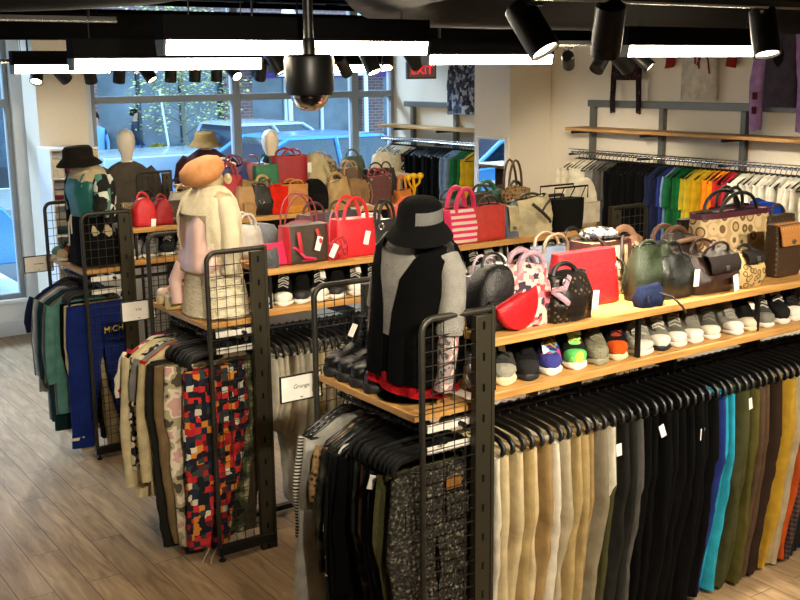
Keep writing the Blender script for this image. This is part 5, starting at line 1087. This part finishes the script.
# black mannequin on the nearest end shelf
m1 = thing('mannequin', 'mannequin in long black vest, grey tee and black bucket hat on the nearest end shelf', 'mannequin', (2.31, Y1 + .265, ZEND + .001), -pi / 2 + .12)
m1.rotation_euler = (0, .1, -pi / 2 + .12)
torso(m1, M_MANNB, .03)
MB().lathe([(.125, 0), (.13, .003), (.13, .007), (.02, .009)], 40).build('base_disc', M_CLEAR, m1, (0, 0, .002), (0, -.1, 0), label='clear round base')
MB().tube([(0, 0, .006), (0, 0, .1)], .012, 10).build('stand', M_CHROME, m1)
P_MESH = blotch('floral_mesh', 30, [(0, '#4a4644'), (.4, '#8f8883'), (.52, '#a86b6b'), (.58, '#c9c0b6'), (.66, '#5a5552')], detail=4)
tee = fabric('#8b8880', 'stone_wash_jersey')
garment('t_shirt', tee, m1, [(.26, .15, .115, 0), (.4, .15, .115, -.005), (.5, .168, .125, -.01), (.575, .176, .11, 0), (.62, .15, .085, .005), (.645, .085, .066, .008)], 4.2, .004)
VB = mat('black_velvet', '#050505', rough=.95, bump=.4, nscale=9, var=.3, spec=.06)
garment('skirt', VB, m1, [(.09, .17, .13, .01), (.16, .175, .13, .01), (.3, .15, .11, 0)], 5.1, .006)
garment('lace_hem', fabric('#b3141f', 'red_lace', bump=.9), m1, [(.05, .178, .14, .008), (.075, .172, .134, .01), (.1, .176, .138, .01), (.115, .168, .13, .01)], 8.4, .018, label='ruffled red hem')
open_garment('vest', VB, m1, [(.645, .09, .07, .008), (.625, .15, .095, .005), (.58, .178, .125, 0), (.5, .182, .142, -.005), (.38, .178, .14, 0), (.25, .188, .15, .005), (.13, .192, .155, .01), (.1, .192, .155, .01)], 6.3, [1.2, .9, .5, .24, .11, .07, .07, .07], .008, skew=.0)
for s in (1, -1):
    arm('sleeve', tee, m1, [(s * .145, 0, .59), (s * .178, -.0, .545), (s * .192, .0, .45), (s * .198, -.01, .33), (s * .2, -.012, .31)], [.046, .052, .05, .052, .05], 3)
    arm('undersleeve', P_MESH, m1, [(s * .196, -.01, .36), (s * .2, -.015, .26), (s * .2, -.015, .16), (s * .194, -.02, .09)], [.036, .04, .033, .036], 3, label='floral mesh sleeve end')
MB().ball((.025, -.03, .71), (.06, .065, .065), 20, 14).build('head_form', M_MANNB, m1)
bh = MB().lathe([(.07, .65), (.085, .655), (.115, .64), (.118, .645), (.1, .674), (.086, .69), (.08, .735), (.076, .762), (.058, .782), (.03, .79), (.001, .791)], 40, T(.04, 0, .022) @ RX(.12) @ RY(.06), cap=False, sx=1.0, sy=1.08).build('bucket_hat', fabric('#0b0b0b', 'black_cap', bump=.7), m1, angle=50)
MB().loft([[(r * cos(t), 1.08 * r * sin(t), z) for t in [-.9 + 1.5 * k / 12 for k in range(13)]] for r, z in ((.0835, .7), (.082, .735), (.0785, .758))], cap=False, closed=False, M=T(.04, 0, .022) @ RX(.12) @ RY(.06)).build('side_panel', fabric('#6d6d69', 'grey_cap_panel'), bh, label='grey hat panel')
MB().loft([ering(a, b, z, 30, cy, 0, 5.5, .008) for z, a, b, cy in ((.6, .12, .09, 0), (.64, .1, .08, .004), (.675, .07, .065, .008))], cap=False).build('collar', fabric('#0a0a0b', 'charcoal_hood'), m1, angle=60) if False else None
MB().ball((0, 0, 0), (.018, .012, .03), 12, 8).build('security_tag', M_MANNW, m1, (.196, -.03, .15), (.2, .4, 0), label='white security tag')

# cream mannequin on the middle end shelf
m2 = thing('mannequin', 'mannequin in cream sweatshirt and skirt with a peach beret on the middle end shelf', 'mannequin', (2.32, Y2 + .25, ZEND + .001), -pi / 2 + .1)
torso(m2, M_MANNC, .03, 9)
CR = fabric('#e9dcbb', 'cream_fleece', var=.08); TW = pattern('cream_tweed', lambda t: (lambda w: t.ramp(w, [(.3, '#c4b48f'), (.5, '#e2d5b4'), (.7, '#efe5ca')]))((lambda n_: (t.l(t.coord((30, 30, 160)), n_.inputs['Vector']), n_.outputs[0])[1])(t.n('ShaderNodeTexNoise', inp={'Scale': 1.0, 'Detail': 3}))), bump=.8, bscale=120)
PK = mat('pink_satin', '#dcb8ac', rough=.28, bump=.3, nscale=7, var=.12, spec=.6)
garment('skirt', TW, m2, [(.012, .203, .155, .01), (.1, .19, .145, .01), (.24, .165, .125, .005), (.34, .14, .105, 0)], 2.2, .006)
fr = MB()
for k in range(60):
    t = 2 * pi * k / 60; fr.tube([(.2 * cos(t), .01 + .153 * sin(t), .022), (.207 * cos(t + .02), .01 + .159 * sin(t + .02), rnd(.004, .008))], .0022, 4)
o = fr.build('frayed_hem', TW, m2); o['kind'] = 'stuff'
MB().loft([ering(a, b, z, 32, cy, cx, 9.1, .012) for z, a, b, cy, cx in ((.24, .12, .05, -.1, .01), (.26, .155, .085, -.075, .01), (.3, .16, .1, -.05, 0), (.36, .15, .11, -.03, 0), (.44, .148, .115, -.015, 0), (.52, .15, .112, -.005, 0), (.57, .13, .09, 0, 0))]).build('satin_top', PK, m2, angle=70, label='draped pink satin top')
open_garment('sweatshirt', CR, m2, [(.665, .07, .06, .008), (.64, .11, .085, .006), (.6, .162, .108, 0), (.52, .176, .138, -.008), (.42, .172, .142, -.008), (.34, .166, .135, 0), (.3, .16, .128, .0)], 7.7, .7, .008, skew=.15)
MB().loft([ering(a, b, z, 30, cy) for z, a, b, cy in ((.535, .15, .128, -.012), (.6, .165, .105, -.004), (.645, .1, .08, .004), (.675, .062, .058, .008))], cap=False).build('collar', CR, m2, angle=70)
for s in (1, -1): arm('sleeve', CR, m2, [(s * .14, 0, .605), (s * .172, 0, .555), (s * .19, .0, .45), (s * .195, -.005, .34), (s * .19, -.02, .25), (s * .188, -.022, .235)], [.048, .054, .05, .047, .044, .036], 3)
arm('scarf_end', PK, m2, [(-.11, -.12, .27), (-.13, -.15, .18), (-.12, -.15, .1), (-.115, -.15, .06)], [.03, .035, .03, .028], 3, label='hanging pink scarf end')
bt = MB().lathe([(.02, -.05), (.075, -.047), (.112, -.018), (.122, .014), (.108, .05), (.066, .074), (.001, .083)], 34, T(0, -.03, .735) @ RX(radians(22)) @ RY(radians(-6)), sx=1.0).build('beret', mat('peach_felt', '#bf8350', rough=.8, bump=.3, nscale=26, var=.14, fine=240), m2, angle=60)
MB().ball((0, 0, .7), (.07, .08, .06), 18, 12).build('head_form', M_MANNC, m2)
MB().ball((0, 0, 0), (.028, .018, .028), 12, 8).ball((.02, -.01, .012), (.016, .012, .016), 10, 6).build('brooch', fabric('#dccba0', 'cream_rosette'), bt, (.1, .055, .71), label='cream rosette')

# teal mannequin on the third end shelf
m3 = thing('mannequin', 'mannequin in teal camisole and black bucket hat on the third end shelf', 'mannequin', (2.32, Y3 + .25, ZEND + .001), -pi / 2 + .15)
torso(m3, M_MANNC, .03)
garment('skirt', fabric('#0e0e0e', 'black_skirt_cloth'), m3, [(.015, .185, .14, .01), (.14, .18, .135, .01), (.26, .155, .115, .005), (.36, .138, .105, 0)], 1.2, .008)
garment('camisole', mat('teal_satin', '#1d5b58', rough=.4, bump=.5, nscale=12, var=.2), m3, [(.33, .145, .11, 0), (.42, .148, .115, -.006), (.5, .165, .128, -.012), (.555, .165, .112, -.01), (.575, .13, .1, -.012)], 2.8, .006)
for s in (1, -1): MB().tube([(s * .1, -.108, .56), (s * .1, -.085, .6), (s * .1, -.03, .622), (s * .1, .03, .618), (s * .1, .08, .585)], .006, 6).build('camisole_strap', mat('teal_satin', '#1d5b58', rough=.4, bump=.5, nscale=12, var=.2), m3)
P_M3 = cells('black_white_teal_patches', 20, [(0, '#101211'), (.34, '#c9cdc2'), (.58, '#141817'), (.8, '#4e8074'), (.92, '#1b1b1b')])
open_garment('shirt', P_M3, m3, [(.6, .165, .11, .01), (.55, .185, .14, .005), (.46, .185, .15, .0), (.36, .18, .14, 0), (.28, .178, .14, .005)], 3.6, 1.15, .01, skew=.5)
for s in (1, -1): arm('sleeve', P_M3, m3, [(s * .15, .01, .59), (s * .178, 0, .535), (s * .19, -.01, .43), (s * .19, -.03, .34)], [.046, .055, .056, .053], 3)
MB().tube([(-.03, -.122, .34), (-.035, -.14, .28), (-.03, -.145, .2), (-.035, -.145, .14)], .005, 6).tube([(-.03, -.122, .34), (.0, -.14, .3), (.005, -.143, .22)], .005, 6).build('drawstring', fabric('#cfcabb', 'white_cord'), m3, label='white drawstring')
MB().ball((0, 0, .71), (.068, .078, .065), 20, 14).build('head_form', M_MANNC, m3)
MB().lathe([(.09, .69), (.11, .692), (.145, .662), (.148, .666), (.112, .703), (.1, .715), (.094, .765), (.08, .782), (.001, .785)], 36, RX(.08), cap=False).build('bucket_hat', fabric('#1c1915', 'dark_bucket_felt'), m3, angle=50)

# window platform with three mannequins seen from behind
pf = MB().box((3.2, 9.24, .001), (5.3, 9.64, 1.06)).build('display_plinth', M_WHITE, smooth=False, bevel=.006); tag(pf, 'long white display plinth in the window carrying mannequins', 'plinth')
def head(par, m, z, s=1.0): return MB().loft([ering(a * s, b * s, z + zz * s, 24, cy * s) for zz, a, b, cy in ((-.06, .048, .048, .01), (0, .05, .055, .005), (.05, .072, .09, -.005), (.11, .082, .1, -.005), (.17, .078, .098, 0), (.215, .055, .072, .006), (.235, .012, .016, .01))]).build('head', m, par, angle=70)
m4 = thing('mannequin', 'white headed mannequin in a dark grey jacket facing the window', 'mannequin', (3.52, 9.42, 1.061), radians(160))
torso(m4, M_MANNW); head(m4, M_MANNW, .72)
GJ = fabric('#5a5249', 'slate_suede')
garment('jacket', GJ, m4, [(.02, .2, .15, .01), (.15, .2, .15, .01), (.32, .185, .135, .0), (.5, .195, .14, -.005), (.58, .19, .12, 0), (.625, .14, .09, .005), (.66, .075, .07, .01)], 4.4, .007)
for s in (1, -1): arm('sleeve', GJ, m4, [(s * .165, 0, .585), (s * .215, 0, .52), (s * .24, 0, .4), (s * .25, -.02, .25), (s * .245, -.04, .12)], [.062, .07, .065, .058, .05], 2)
m5 = thing('mannequin', 'mannequin in a dark red plaid jacket and olive bucket hat by the window', 'mannequin', (4.3, 9.42, 1.115), radians(150))
torso(m5, M_MANNW)
P_RP = plaid('red_black_plaid', 26, '#2a1418', '#5c1c24', '#3a2a2c')
garment('jacket', P_RP, m5, [(.02, .21, .16, .01), (.2, .205, .155, .01), (.4, .2, .145, .0), (.53, .205, .145, -.005), (.6, .19, .12, 0), (.65, .12, .09, .005), (.68, .075, .07, .01)], 5.4, .009)
for s in (1, -1): arm('sleeve', P_RP, m5, [(s * .17, 0, .59), (s * .22, 0, .52), (s * .245, 0, .4), (s * .25, -.02, .25), (s * .245, -.04, .12)], [.065, .075, .07, .062, .055], 2)
MB().ball((0, 0, .76), (.072, .085, .085), 20, 14).build('head_form', M_MANNW, m5)
MB().lathe([(.15, .72), (.153, .723), (.12, .755), (.105, .78), (.098, .83), (.082, .85), (.001, .852)], 36, RX(-.1)).build('bucket_hat', fabric('#6d6043', 'olive_bucket'), m5, angle=50)
m6 = thing('mannequin', 'bare white mannequin head and shoulders above the green handbag', 'mannequin', (4.98, 9.42, 1.061), radians(165))
torso(m6, M_MANNW, -.04); head(m6, M_MANNW, .66)
garment('scarf', fabric('#20201f', 'black_neck_scarf'), m6, [(.57, .1, .085, 0), (.61, .07, .07, .005), (.64, .062, .062, .01)], 1.4, .006)

# white shelf unit with folded clothes in front of the window column
su = thing('shelf_unit', 'white shelf unit with bags and folded clothes before the cream window column', 'shelf unit', (3.03, 9.55, 0))
for sx in (-.215, .2): MB().box((sx, -.18, 0), (sx + .015, .18, 1.87)).build('side_panel', M_WHITE, su, bevel=.002)
MB().box((-.2, .165, 0), (.2, .18, 1.87)).build('back_panel', M_WHITE, su, smooth=False)
SZ = (.1, .5, .82, 1.1, 1.37, 1.6, 1.85)
for z in SZ: MB().box((-.2, -.18, z), (.2, .165, z + .02)).build('shelf', M_WHITE, su, bevel=.002)
PAL = (('#7c2440', 'plum'), ('#c9c2b4', 'chalk'), ('#2f4a6d', 'denim blue'), ('#8a3d4b', 'rose'), ('#1d3f3a', 'dark green'), ('#34506b', 'steel blue'), ('#b9ab92', 'oat'), ('#23262d', 'ink'), ('#7a6a58', 'taupe'))
bag('handbag', 'small white handbag on the top ledge of the white shelf unit', 2.9, 9.47, .12, .1, .15, L_('#d3cdbf', 'shell_leather'), 'pouch', z=1.621, handle=('one', .03, .005))
bag('handbag', 'small plum handbag on the top ledge of the white shelf unit', 3.04, 9.47, .13, .1, .14, L_('#6d2340', 'plum_leather'), 'pouch', z=1.621, handle=('one', .03, .005))
bag('handbag', 'small dark handbag on the top ledge of the white shelf unit', 3.17, 9.47, .1, .1, .15, L_('#24201f', 'coal_leather'), 'pouch', z=1.621, handle=('one', .03, .005))
def folded(x, y, z, c, label, w=.17, d=.22, h=.035):
    g = [sring(w / 2 * k, d / 2 * k, z_, 24, 0, 0, .4, lambda q, zz: .003 * nz(q * 20, zz * 30, x * 9 + z)) for z_, k in ((0, .97), (.006, 1), (h * .5, 1.01), (h - .006, 1), (h, .96))]
    tag(MB().loft(g).build('folded_top', fabric(c), None, (x, y, z), (0, 0, rnd(-.06, .06)), angle=60), label, 'folded top')
i = 0
for z in SZ[2:5]:
    for x in (2.93, 3.12):
        for k in range(3):
            c, n_ = PAL[(i * 2 + k) % 9]; folded(x, 9.5, z + .021 + k * .037, c, '%s folded top, %s of a stack on the %s shelf, %s side' % (n_, ('bottom', 'middle', 'top')[k], {SZ[2]: 'lowest filled', SZ[3]: 'middle', SZ[4]: 'upper'}[z], 'left' if x < 3 else 'right'))
        i += 1
# ------------------------------------------------------------------ the street beyond the windows
o = MB().box((-12, YF + .2, -.12), (34, 12.4, -.02)).build('sidewalk', mat('pale_concrete', '#9a9c9e', rough=.9, bump=.1, nscale=6, var=.1), smooth=False); o['kind'] = 'structure'; o['label'] = 'near sidewalk'
o = MB().box((-12, 12.4, -.25), (34, 21.0, -.15)).build('street', mat('asphalt', '#55585c', rough=.9, bump=.2, nscale=30, var=.15), smooth=False); o['kind'] = 'structure'
o = MB().box((-12, 21.0, -.14), (34, 25.0, -.02)).build('sidewalk', mat('pale_concrete', '#9a9c9e', rough=.9, bump=.1, nscale=6, var=.1), smooth=False); o['kind'] = 'structure'; o['label'] = 'far sidewalk'
for k, x in enumerate((-1.2, 1.0, 3.2)):
    o = MB().box((x, 13.5, -.149), (x + .5, 20, -.146)).build('crosswalk_stripe', M_WHITE, smooth=False); o['kind'] = 'structure'
M_CGL = mat('car_glass', '#1c2a38', rough=.06, bump=0, var=.1, spec=.8); M_TYRE = R_('#131415'); M_RIM = metal('#a9b4bc', .3, 'alloy_rim')
M_LAMP = mat('car_lamp_lens', '#c9d2d8', rough=.1, bump=0, var=.05); M_TAIL = mat('tail_lamp_lens', '#8d1f22', rough=.15, bump=0, var=.05)
def car(name, label, cat, loc, L, W, paint, side, cab, wheels, wr=.34, mirror_x=None, face=1):
    """side: lower body outline (x,z) over the length; cab: glasshouse outline x0b,x0t,x1t,x1b,zb,zt"""
    c = thing(name, label, cat, loc)
    n = len(side); h = W / 2
    R = []
    for y, k, dz in ((-h, .985, 0), (-h * .97, 1, .0), (-h * .8, 1, .02), (h * .8, 1, .02), (h * .97, 1, 0), (h, .985, 0)):
        R.append([(x * k if abs(x) > L * .45 else x, y, z + (dz if z > .5 else 0)) for x, z in side])
    MB().loft(R).build('body_shell', paint, c, angle=35, bevel=.02)
    x0b, x0t, x1t, x1b, zb, zt = cab; t_ = h * .78
    MB().loft([[(x0b, -h * .95, zb), (x1b, -h * .95, zb), (x1b, h * .95, zb), (x0b, h * .95, zb)], [((x0b + x0t * 3) / 4, -t_ * 1.04, zb + (zt - zb) * .75), ((x1b + x1t * 3) / 4, -t_ * 1.04, zb + (zt - zb) * .75), ((x1b + x1t * 3) / 4, t_ * 1.04, zb + (zt - zb) * .75), ((x0b + x0t * 3) / 4, t_ * 1.04, zb + (zt - zb) * .75)], [(x0t, -t_, zt - .05), (x1t, -t_, zt - .05), (x1t, t_, zt - .05), (x0t, t_, zt - .05)]]).build('glasshouse', M_CGL, c, smooth=False)
    MB().loft([[(x0t - .03, -t_ - .02, zt - .06), (x1t + .03, -t_ - .02, zt - .06), (x1t + .03, t_ + .02, zt - .06), (x0t - .03, t_ + .02, zt - .06)], [(x0t + .02, -t_, zt - .02), (x1t - .02, -t_, zt - .02), (x1t - .02, t_, zt - .02), (x0t + .02, t_, zt - .02)], [(x0t + .15, -t_ * .8, zt), (x1t - .15, -t_ * .8, zt), (x1t - .15, t_ * .8, zt), (x0t + .15, t_ * .8, zt)]]).build('roof', paint, c, angle=50)
    for s in (-1, 1):
        for xb, xt in ((x0b, x0t), ((x0b + x1b) / 2 + .05, (x0t + x1t) / 2), (x1b, x1t)):
            MB().tube([(xb, s * h * .955, zb), ((xb + xt * 3) / 4, s * t_ * 1.05, zb + (zt - zb) * .75), (xt, s * (t_ + .005), zt - .05)], .035, 6).build('pillar', paint, c)
        for wx in wheels:
            w = MB().lathe([(wr * .62, -.11), (wr * .92, -.11), (wr, -.08), (wr, .08), (wr * .92, .11), (wr * .62, .11)], 32, T(wx, s * (h - .1), wr - .15) @ RX(pi / 2)).build('tyre', M_TYRE, c, angle=40)
            MB().lathe([(.02, s * .108), (wr * .2, s * .112), (wr * .58, s * .085), (wr * .63, s * .112), (wr * .62, s * .07)], 32, T(wx, s * (h - .1), wr - .15) @ RX(pi / 2), cap=False).build('rim', M_RIM, w, angle=40)
            for k in range(5): MB().cbox((0, 0, wr * .36), (.05, .02, wr * .5), T(wx, s * (h + .0), wr - .15) @ RY(2 * pi * k / 5)).build('spoke', M_RIM, w, bevel=.004)
            MB().tube([(wx + (wr + .05) * cos(a), s * (h - .01), wr - .15 + (wr + .05) * sin(a)) for a in [pi * i / 16 - .1 * (1 - i / 8) for i in range(17)]], .03, 6).build('wheel_arch', B_R if name == 'pickup_truck' else paint, c)
        for dx in ((x0b * .5 + x1b * .5 - .55), (x0b * .5 + x1b * .5 + .45)): MB().box((dx, s * h - .02 * s - .01, zb - .16), (dx + .18, s * h - .02 * s + .03, zb - .13)).build('door_handle', M_RIM, c, bevel=.005)
        mx = x0b + .2 if face < 0 else x1b - .2
        MB().ball((mx, s * (h + .08), zb + .1), (.07, .1, .07), 12, 8).build('side_mirror', paint, c)
        fx = (L / 2 - .06) * face
        MB().cbox((fx, s * h * .72, .62), (.12, .3, .13)).build('headlamp', M_LAMP, c, bevel=.02); MB().cbox((-fx, s * h * .85, .72), (.1, .16, .22)).build('tail_lamp', M_TAIL, c, bevel=.02)
    return c
def paint(n, c): return mat(n, c, rough=.22, metal=.25, bump=0, nscale=4, var=.03, coat=.6)
car('pickup_truck', 'silver-grey pickup truck parked across the street, wheel behind the grey jacket mannequin', 'pickup truck', (8.45, 17.45, 0), 5.4, 1.95, paint('silver_grey_paint', '#a9b3ba'),
    [(-2.7, .3), (2.7, .3), (2.7, .8), (2.6, .98), (1.55, 1.08), (1.5, 1.1), (-.25, 1.1), (-.3, 1.2), (-2.65, 1.2), (-2.7, .9)], (-.35, -.2, 1.0, 1.62, 1.08, 1.66), (-.75, 1.75), wr=.4)
car('car', 'bright blue hatchback parked behind the dome camera window panes', 'car', (8.25, 14.9, 0), 4.4, 1.8, paint('bright_blue_paint', '#3f86c9'),
    [(-2.2, .28), (2.2, .28), (2.2, .75), (2.1, .98), (1.2, 1.02), (-.95, 1.0), (-1.9, .86), (-2.18, .66)], (-1.25, -.45, 1.2, 1.95, 1.0, 1.56), (-1.35, 1.35), face=-1)
car('car', 'blue sedan on the street at the left, reflected in the wall mirror', 'car', (1.2, 14.0, 0), 4.6, 1.8, paint('mid_blue_paint', '#4a92cf'),
    [(-2.3, .28), (2.3, .28), (2.3, .75), (2.15, .95), (1.3, 1.0), (-1.1, .98), (-2.1, .86), (-2.28, .66)], (-1.1, -.4, .9, 1.75, .98, 1.48), (-1.4, 1.4), face=-1)
# building across the street
def brick(name, c1, c2):
    t = NT(name); b = t.n('ShaderNodeBsdfPrincipled', inp={'Roughness': .9}); br = t.n('ShaderNodeTexBrick', inp={'Scale': 1, 'Brick Width': .24, 'Row Height': .08, 'Mortar Size': .008, 'Color1': lin(c1), 'Color2': lin(c2), 'Mortar': lin('#8d8580')})
    t.l(t.coord(1, (pi / 2, 0, 0)), br.inputs['Vector']); t.l(br.outputs['Color'], b.inputs['Base Color']); t.l(b.outputs[0], t.out.inputs[0]); return t.m
BR = brick('street_brick', '#6a4a4a', '#7d5852')
YS = 25.0
bl = thing('storefront_building', 'brick shop building with purple awnings across the street', 'building', (12, YS, 0))
MB().box((-24, 0, 3.1), (22, .5, 11)).build('upper_wall', BR, bl, smooth=False)
MB().box((-24, -.12, 2.75), (22, .4, 3.1)).build('fascia', mat('pale_fascia', '#aab3bd', rough=.7, bump=.03, var=.06), bl, bevel=.02)
M_SHOP = mat('shop_window_glass', '#46525c', rough=.12, bump=0, nscale=1.5, var=.6, spec=.8); M_SHOPF = mat('shop_frame_dark', '#2b3038', rough=.6, bump=.02, var=.08)
x = -24
j = 0
while x < 22:
    MB().box((x, -.1, -.02), (x + .7, .4, 2.75)).build('brick_pier', BR, bl, smooth=False)
    f = MB().box((x + .7, .1, -.02), (x + 4.0, .3, .45)).build('shop_window', M_SHOPF, bl, smooth=False)
    MB().box((x + .75, .2, .45), (x + 3.95, .22, 2.7)).build('pane', M_SHOP, f, smooth=False)
    for q in (.7, 1.75, 2.85, 3.92): MB().box((x + q, .14, .45), (x + q + .08, .26, 2.75)).build('mullion', M_SHOPF if j % 2 else M_WHITE, f, smooth=False)
    if j in (6, 7, 8):
        MB().loft([[(xx, 0, 3.0), (xx, -1.1, 2.55), (xx, -1.1, 2.35), (xx, -1.06, 2.35), (xx, -1.06, 2.5), (xx, 0, 2.92)] for xx in (x + .5, x + 4.2)]).build('awning', fabric('#4a2f6b', 'purple_awning'), bl, smooth=False, label='purple awning')
        MB().box((x + .9, -1.115, 2.39), (x + 3.8, -1.102, 2.52)).build('sign_band', M_WHITE, bl, smooth=False, label='white band')
    else: MB().box((x + .8, -.13, 2.82), (x + 3.9, -.121, 3.03)).build('sign_panel', mat('shop_sign_panel', '#6d88a8', rough=.5, bump=.02, var=.1), bl, smooth=False)
    for q in (1.0, 2.6):
        f = MB().box((x + q, -.06, 4.4), (x + q + 1.0, .05, 6.4)).build('upper_window', M_WHITE, bl, bevel=.01); MB().box((x + q + .08, -.07, 4.5), (x + q + .92, -.05, 6.3)).build('pane', M_SHOP, f, smooth=False)
    x += 4.0; j += 1
# street tree with small pale leaves
tr = thing('street_tree', 'young street tree with pale yellow-green leaves beyond the pickup', 'tree', (9.35, 21.5, -.02))
M_BARK = mat('tree_bark', '#7a7466', rough=.9, bump=.6, nscale=20, var=.2)
tk = MB(); tips = []
MB().tube([(0, 0, 0), (.03, 0, .8), (-.02, .02, 1.6), (.02, 0, 2.6), (0, 0, 4.2)], [.07, .06, .05, .035, .012], 8).build('trunk', M_BARK, tr)
rs = random.Random(5)
for k in range(26):
    z = 1.0 + 2.9 * k / 26; a = k * 2.4; l = (1.15 - .2 * k / 26) * rs.uniform(.7, 1.1); p = (l * cos(a), l * sin(a), z + l * .65); q = (l * .5 * cos(a + .15), l * .5 * sin(a + .15), z + l * .25)
    MB().tube([(0, 0, z), q, p], [.018, .012, .005], 5).build('branch', M_BARK, tr); tips += [q, p, tuple((u + v) / 2 for u, v in zip(q, p))]
lf = MB()
for p in tips:
    for _ in range(34):
        c = Vector(p) + Vector((rs.gauss(0, .15), rs.gauss(0, .15), rs.gauss(0, .14))); M = T(*c) @ RZ(rs.uniform(0, 6.3)) @ RX(rs.uniform(-1.2, 1.2)) ; s = rs.uniform(.03, .055)
        lf.add([(-s, 0, 0), (0, -s * .5, .006), (s, 0, 0), (0, s * .5, .006)], [(0, 1, 2, 3)], M)
o = lf.build('foliage', fabric('#d6d390', 'pale_leaf'), tr, smooth=False); o['kind'] = 'stuff'
# shrubs in front of the shop
for k, (x, c, n_) in enumerate(((9.18, '#a89a3c', 'yellow flowering'), (9.8, '#7a8f9a', 'grey-blue'), (10.42, '#6f8a5a', 'sage green'))):
    s_ = thing('potted_shrub', '%s rounded shrub in a pot before the shopfront' % n_, 'potted shrub', (x, 22.6, -.02))
    MB().lathe([(.2, 0), (.24, .72), (.26, .75), (.22, .75), (.2, .68)], 20).build('pot', plastic('#6d6a66', .7), s_)
    b_ = MB()
    for _ in range(420):
        v = Vector((rs.gauss(0, 1), rs.gauss(0, 1), rs.gauss(0, 1))).normalized() * rs.uniform(.17, .25); v.z = abs(v.z) * .9 + .78; s = .05
        b_.add([(-s, 0, 0), (0, -s * .6, .01), (s, 0, 0), (0, s * .6, .01)], [(0, 1, 2, 3)], T(*v) @ RZ(rs.uniform(0, 6)) @ RX(rs.uniform(-1.3, 1.3)))
    o = b_.build('foliage', fabric(c), s_, smooth=False); o['kind'] = 'stuff'
p = thing('street_post', 'slim pale slanted pole left of the young tree', 'post', (8.45, 20.3, -.02))
MB().tube([(.12, 0, 0), (0, 0, 1.2), (-.12, 0, 2.2)], .022, 8).build('pole', M_WHITE, p)
for px, label in ((11.8, 'grey street lamp post seen behind the blue hatchback'), (13.8, 'second grey street lamp post nearer the right end of the window')):
    p = thing('street_post', label, 'post', (px, 21.3, -.02)); MB().tube([(0, 0, .1), (0, 0, 3.6)], .05, 10).build('pole', M_WHITE, p); MB().lathe([(.12, 0), (.12, .1), (.06, .16)], 16).build('base', M_FRAME, p)
    MB().ball((0, 0, 3.7), (.18, .18, .22), 14, 10).build('lantern', M_WHITE, p)
# two passers-by
def walker(label, loc, rz, top, legs, hair, step=.16):
    p = thing('person', label, 'person', loc, rz); sk = mat('skin', '#b98a72', rough=.6, bump=.03, var=.08)
    V = []; E = []; R = []
    def v(x, y, z, r, parent=None):
        V.append((x, y, z)); R.append(r); i = len(V) - 1
        if parent is not None: E.append((parent, i))
        return i
    pel = v(0, 0, .95, .14); sp = v(0, .01, 1.15, .135, pel); ch = v(0, .01, 1.35, .15, sp); nk = v(0, 0, 1.48, .06, ch); hd = v(0, -.02, 1.6, .085, nk); v(0, -.02, 1.7, .07, hd)
    for s in (-1, 1):
        sh = v(s * .17, .01, 1.4, .065, ch); el = v(s * .22, .02 + s * .06, 1.15, .048, sh); wr = v(s * .22, -.06 + s * .12, .93, .035, el); v(s * .22, -.08 + s * .13, .84, .03, wr)
        hp = v(s * .09, 0, .86, .1, pel); kn = v(s * .1, s * step * .6 - .03, .48, .065, hp); an = v(s * .1, s * step * 1.5 + .02, .09, .045, kn); v(s * .1, s * step * 1.5 - .12, .05, .04, an)
    me = bpy.data.meshes.new('body'); me.from_pydata(V, E, []); o = bpy.data.objects.new('body', me); COL.objects.link(o); o.parent = p
    m = o.modifiers.new('skin', 'SKIN'); m.use_smooth_shade = True
    for i, r in enumerate(R): me.skin_vertices[0].data[i].radius = (r, r * .8); me.skin_vertices[0].data[i].use_root = (i == 0)
    q = o.modifiers.new('sub', 'SUBSURF'); q.levels = 1; q.render_levels = 1
    t = NT('walker_clothes'); b = t.n('ShaderNodeBsdfPrincipled', inp={'Roughness': .85}); s = t.n('ShaderNodeSeparateXYZ'); t.l(t.coord(1), s.inputs[0]); mr_ = t.n('ShaderNodeMath', operation='DIVIDE'); mr_.inputs[1].default_value = 2.0; t.l(s.outputs[2], mr_.inputs[0])
    t.l(t.ramp(mr_.outputs[0], [(0, '#1c1c1e'), (.04, legs), (.47, top), (.735, '#b98a72')], 'CONSTANT'), b.inputs[0]); t.l(b.outputs[0], t.out.inputs[0]); me.materials.append(t.m)
    MB().loft([ering(a, b_, z, 20, cy) for z, a, b_, cy in ((1.6, .07, .05, .045), (1.66, .085, .08, .02), (1.72, .08, .085, 0), (1.765, .05, .055, 0), (1.775, .01, .01, 0))]).build('hair', fabric(hair), p)
    return p
walker('person in a dark jacket and blue trousers walking past the shop', (8.94, 23.3, -.02), 1.2, '#20283a', '#4a76b4', '#15120f')
walker('person in a light blue shirt and pale trousers at the left of the window', (7.45, 21.6, -.02), -.6, '#6f9fd0', '#6f8a96', '#2a2018')
# ------------------------------------------------------------------ lights
w = bpy.data.worlds.new('world'); SC.world = w; w.use_nodes = True; nt = w.node_tree; nt.nodes.clear()
o = nt.nodes.new('ShaderNodeOutputWorld'); b = nt.nodes.new('ShaderNodeBackground')
b.inputs[0].default_value = (.4, .7, 1.0, 1); b.inputs[1].default_value = 2.6; nt.links.new(b.outputs[0], o.inputs[0])

# soft daylight from the open sky above the roofs across the street
l = bpy.data.lights.new('daylight', 'SUN'); l.energy = 9; l.color = (.62, .8, 1.0); l.angle = radians(35)
lo = bpy.data.objects.new('daylight', l); COL.objects.link(lo); lo.location = (5, 20, 15); lo.rotation_euler = Vector((-.55, 1, .8)).to_track_quat('Z', 'Y').to_euler()
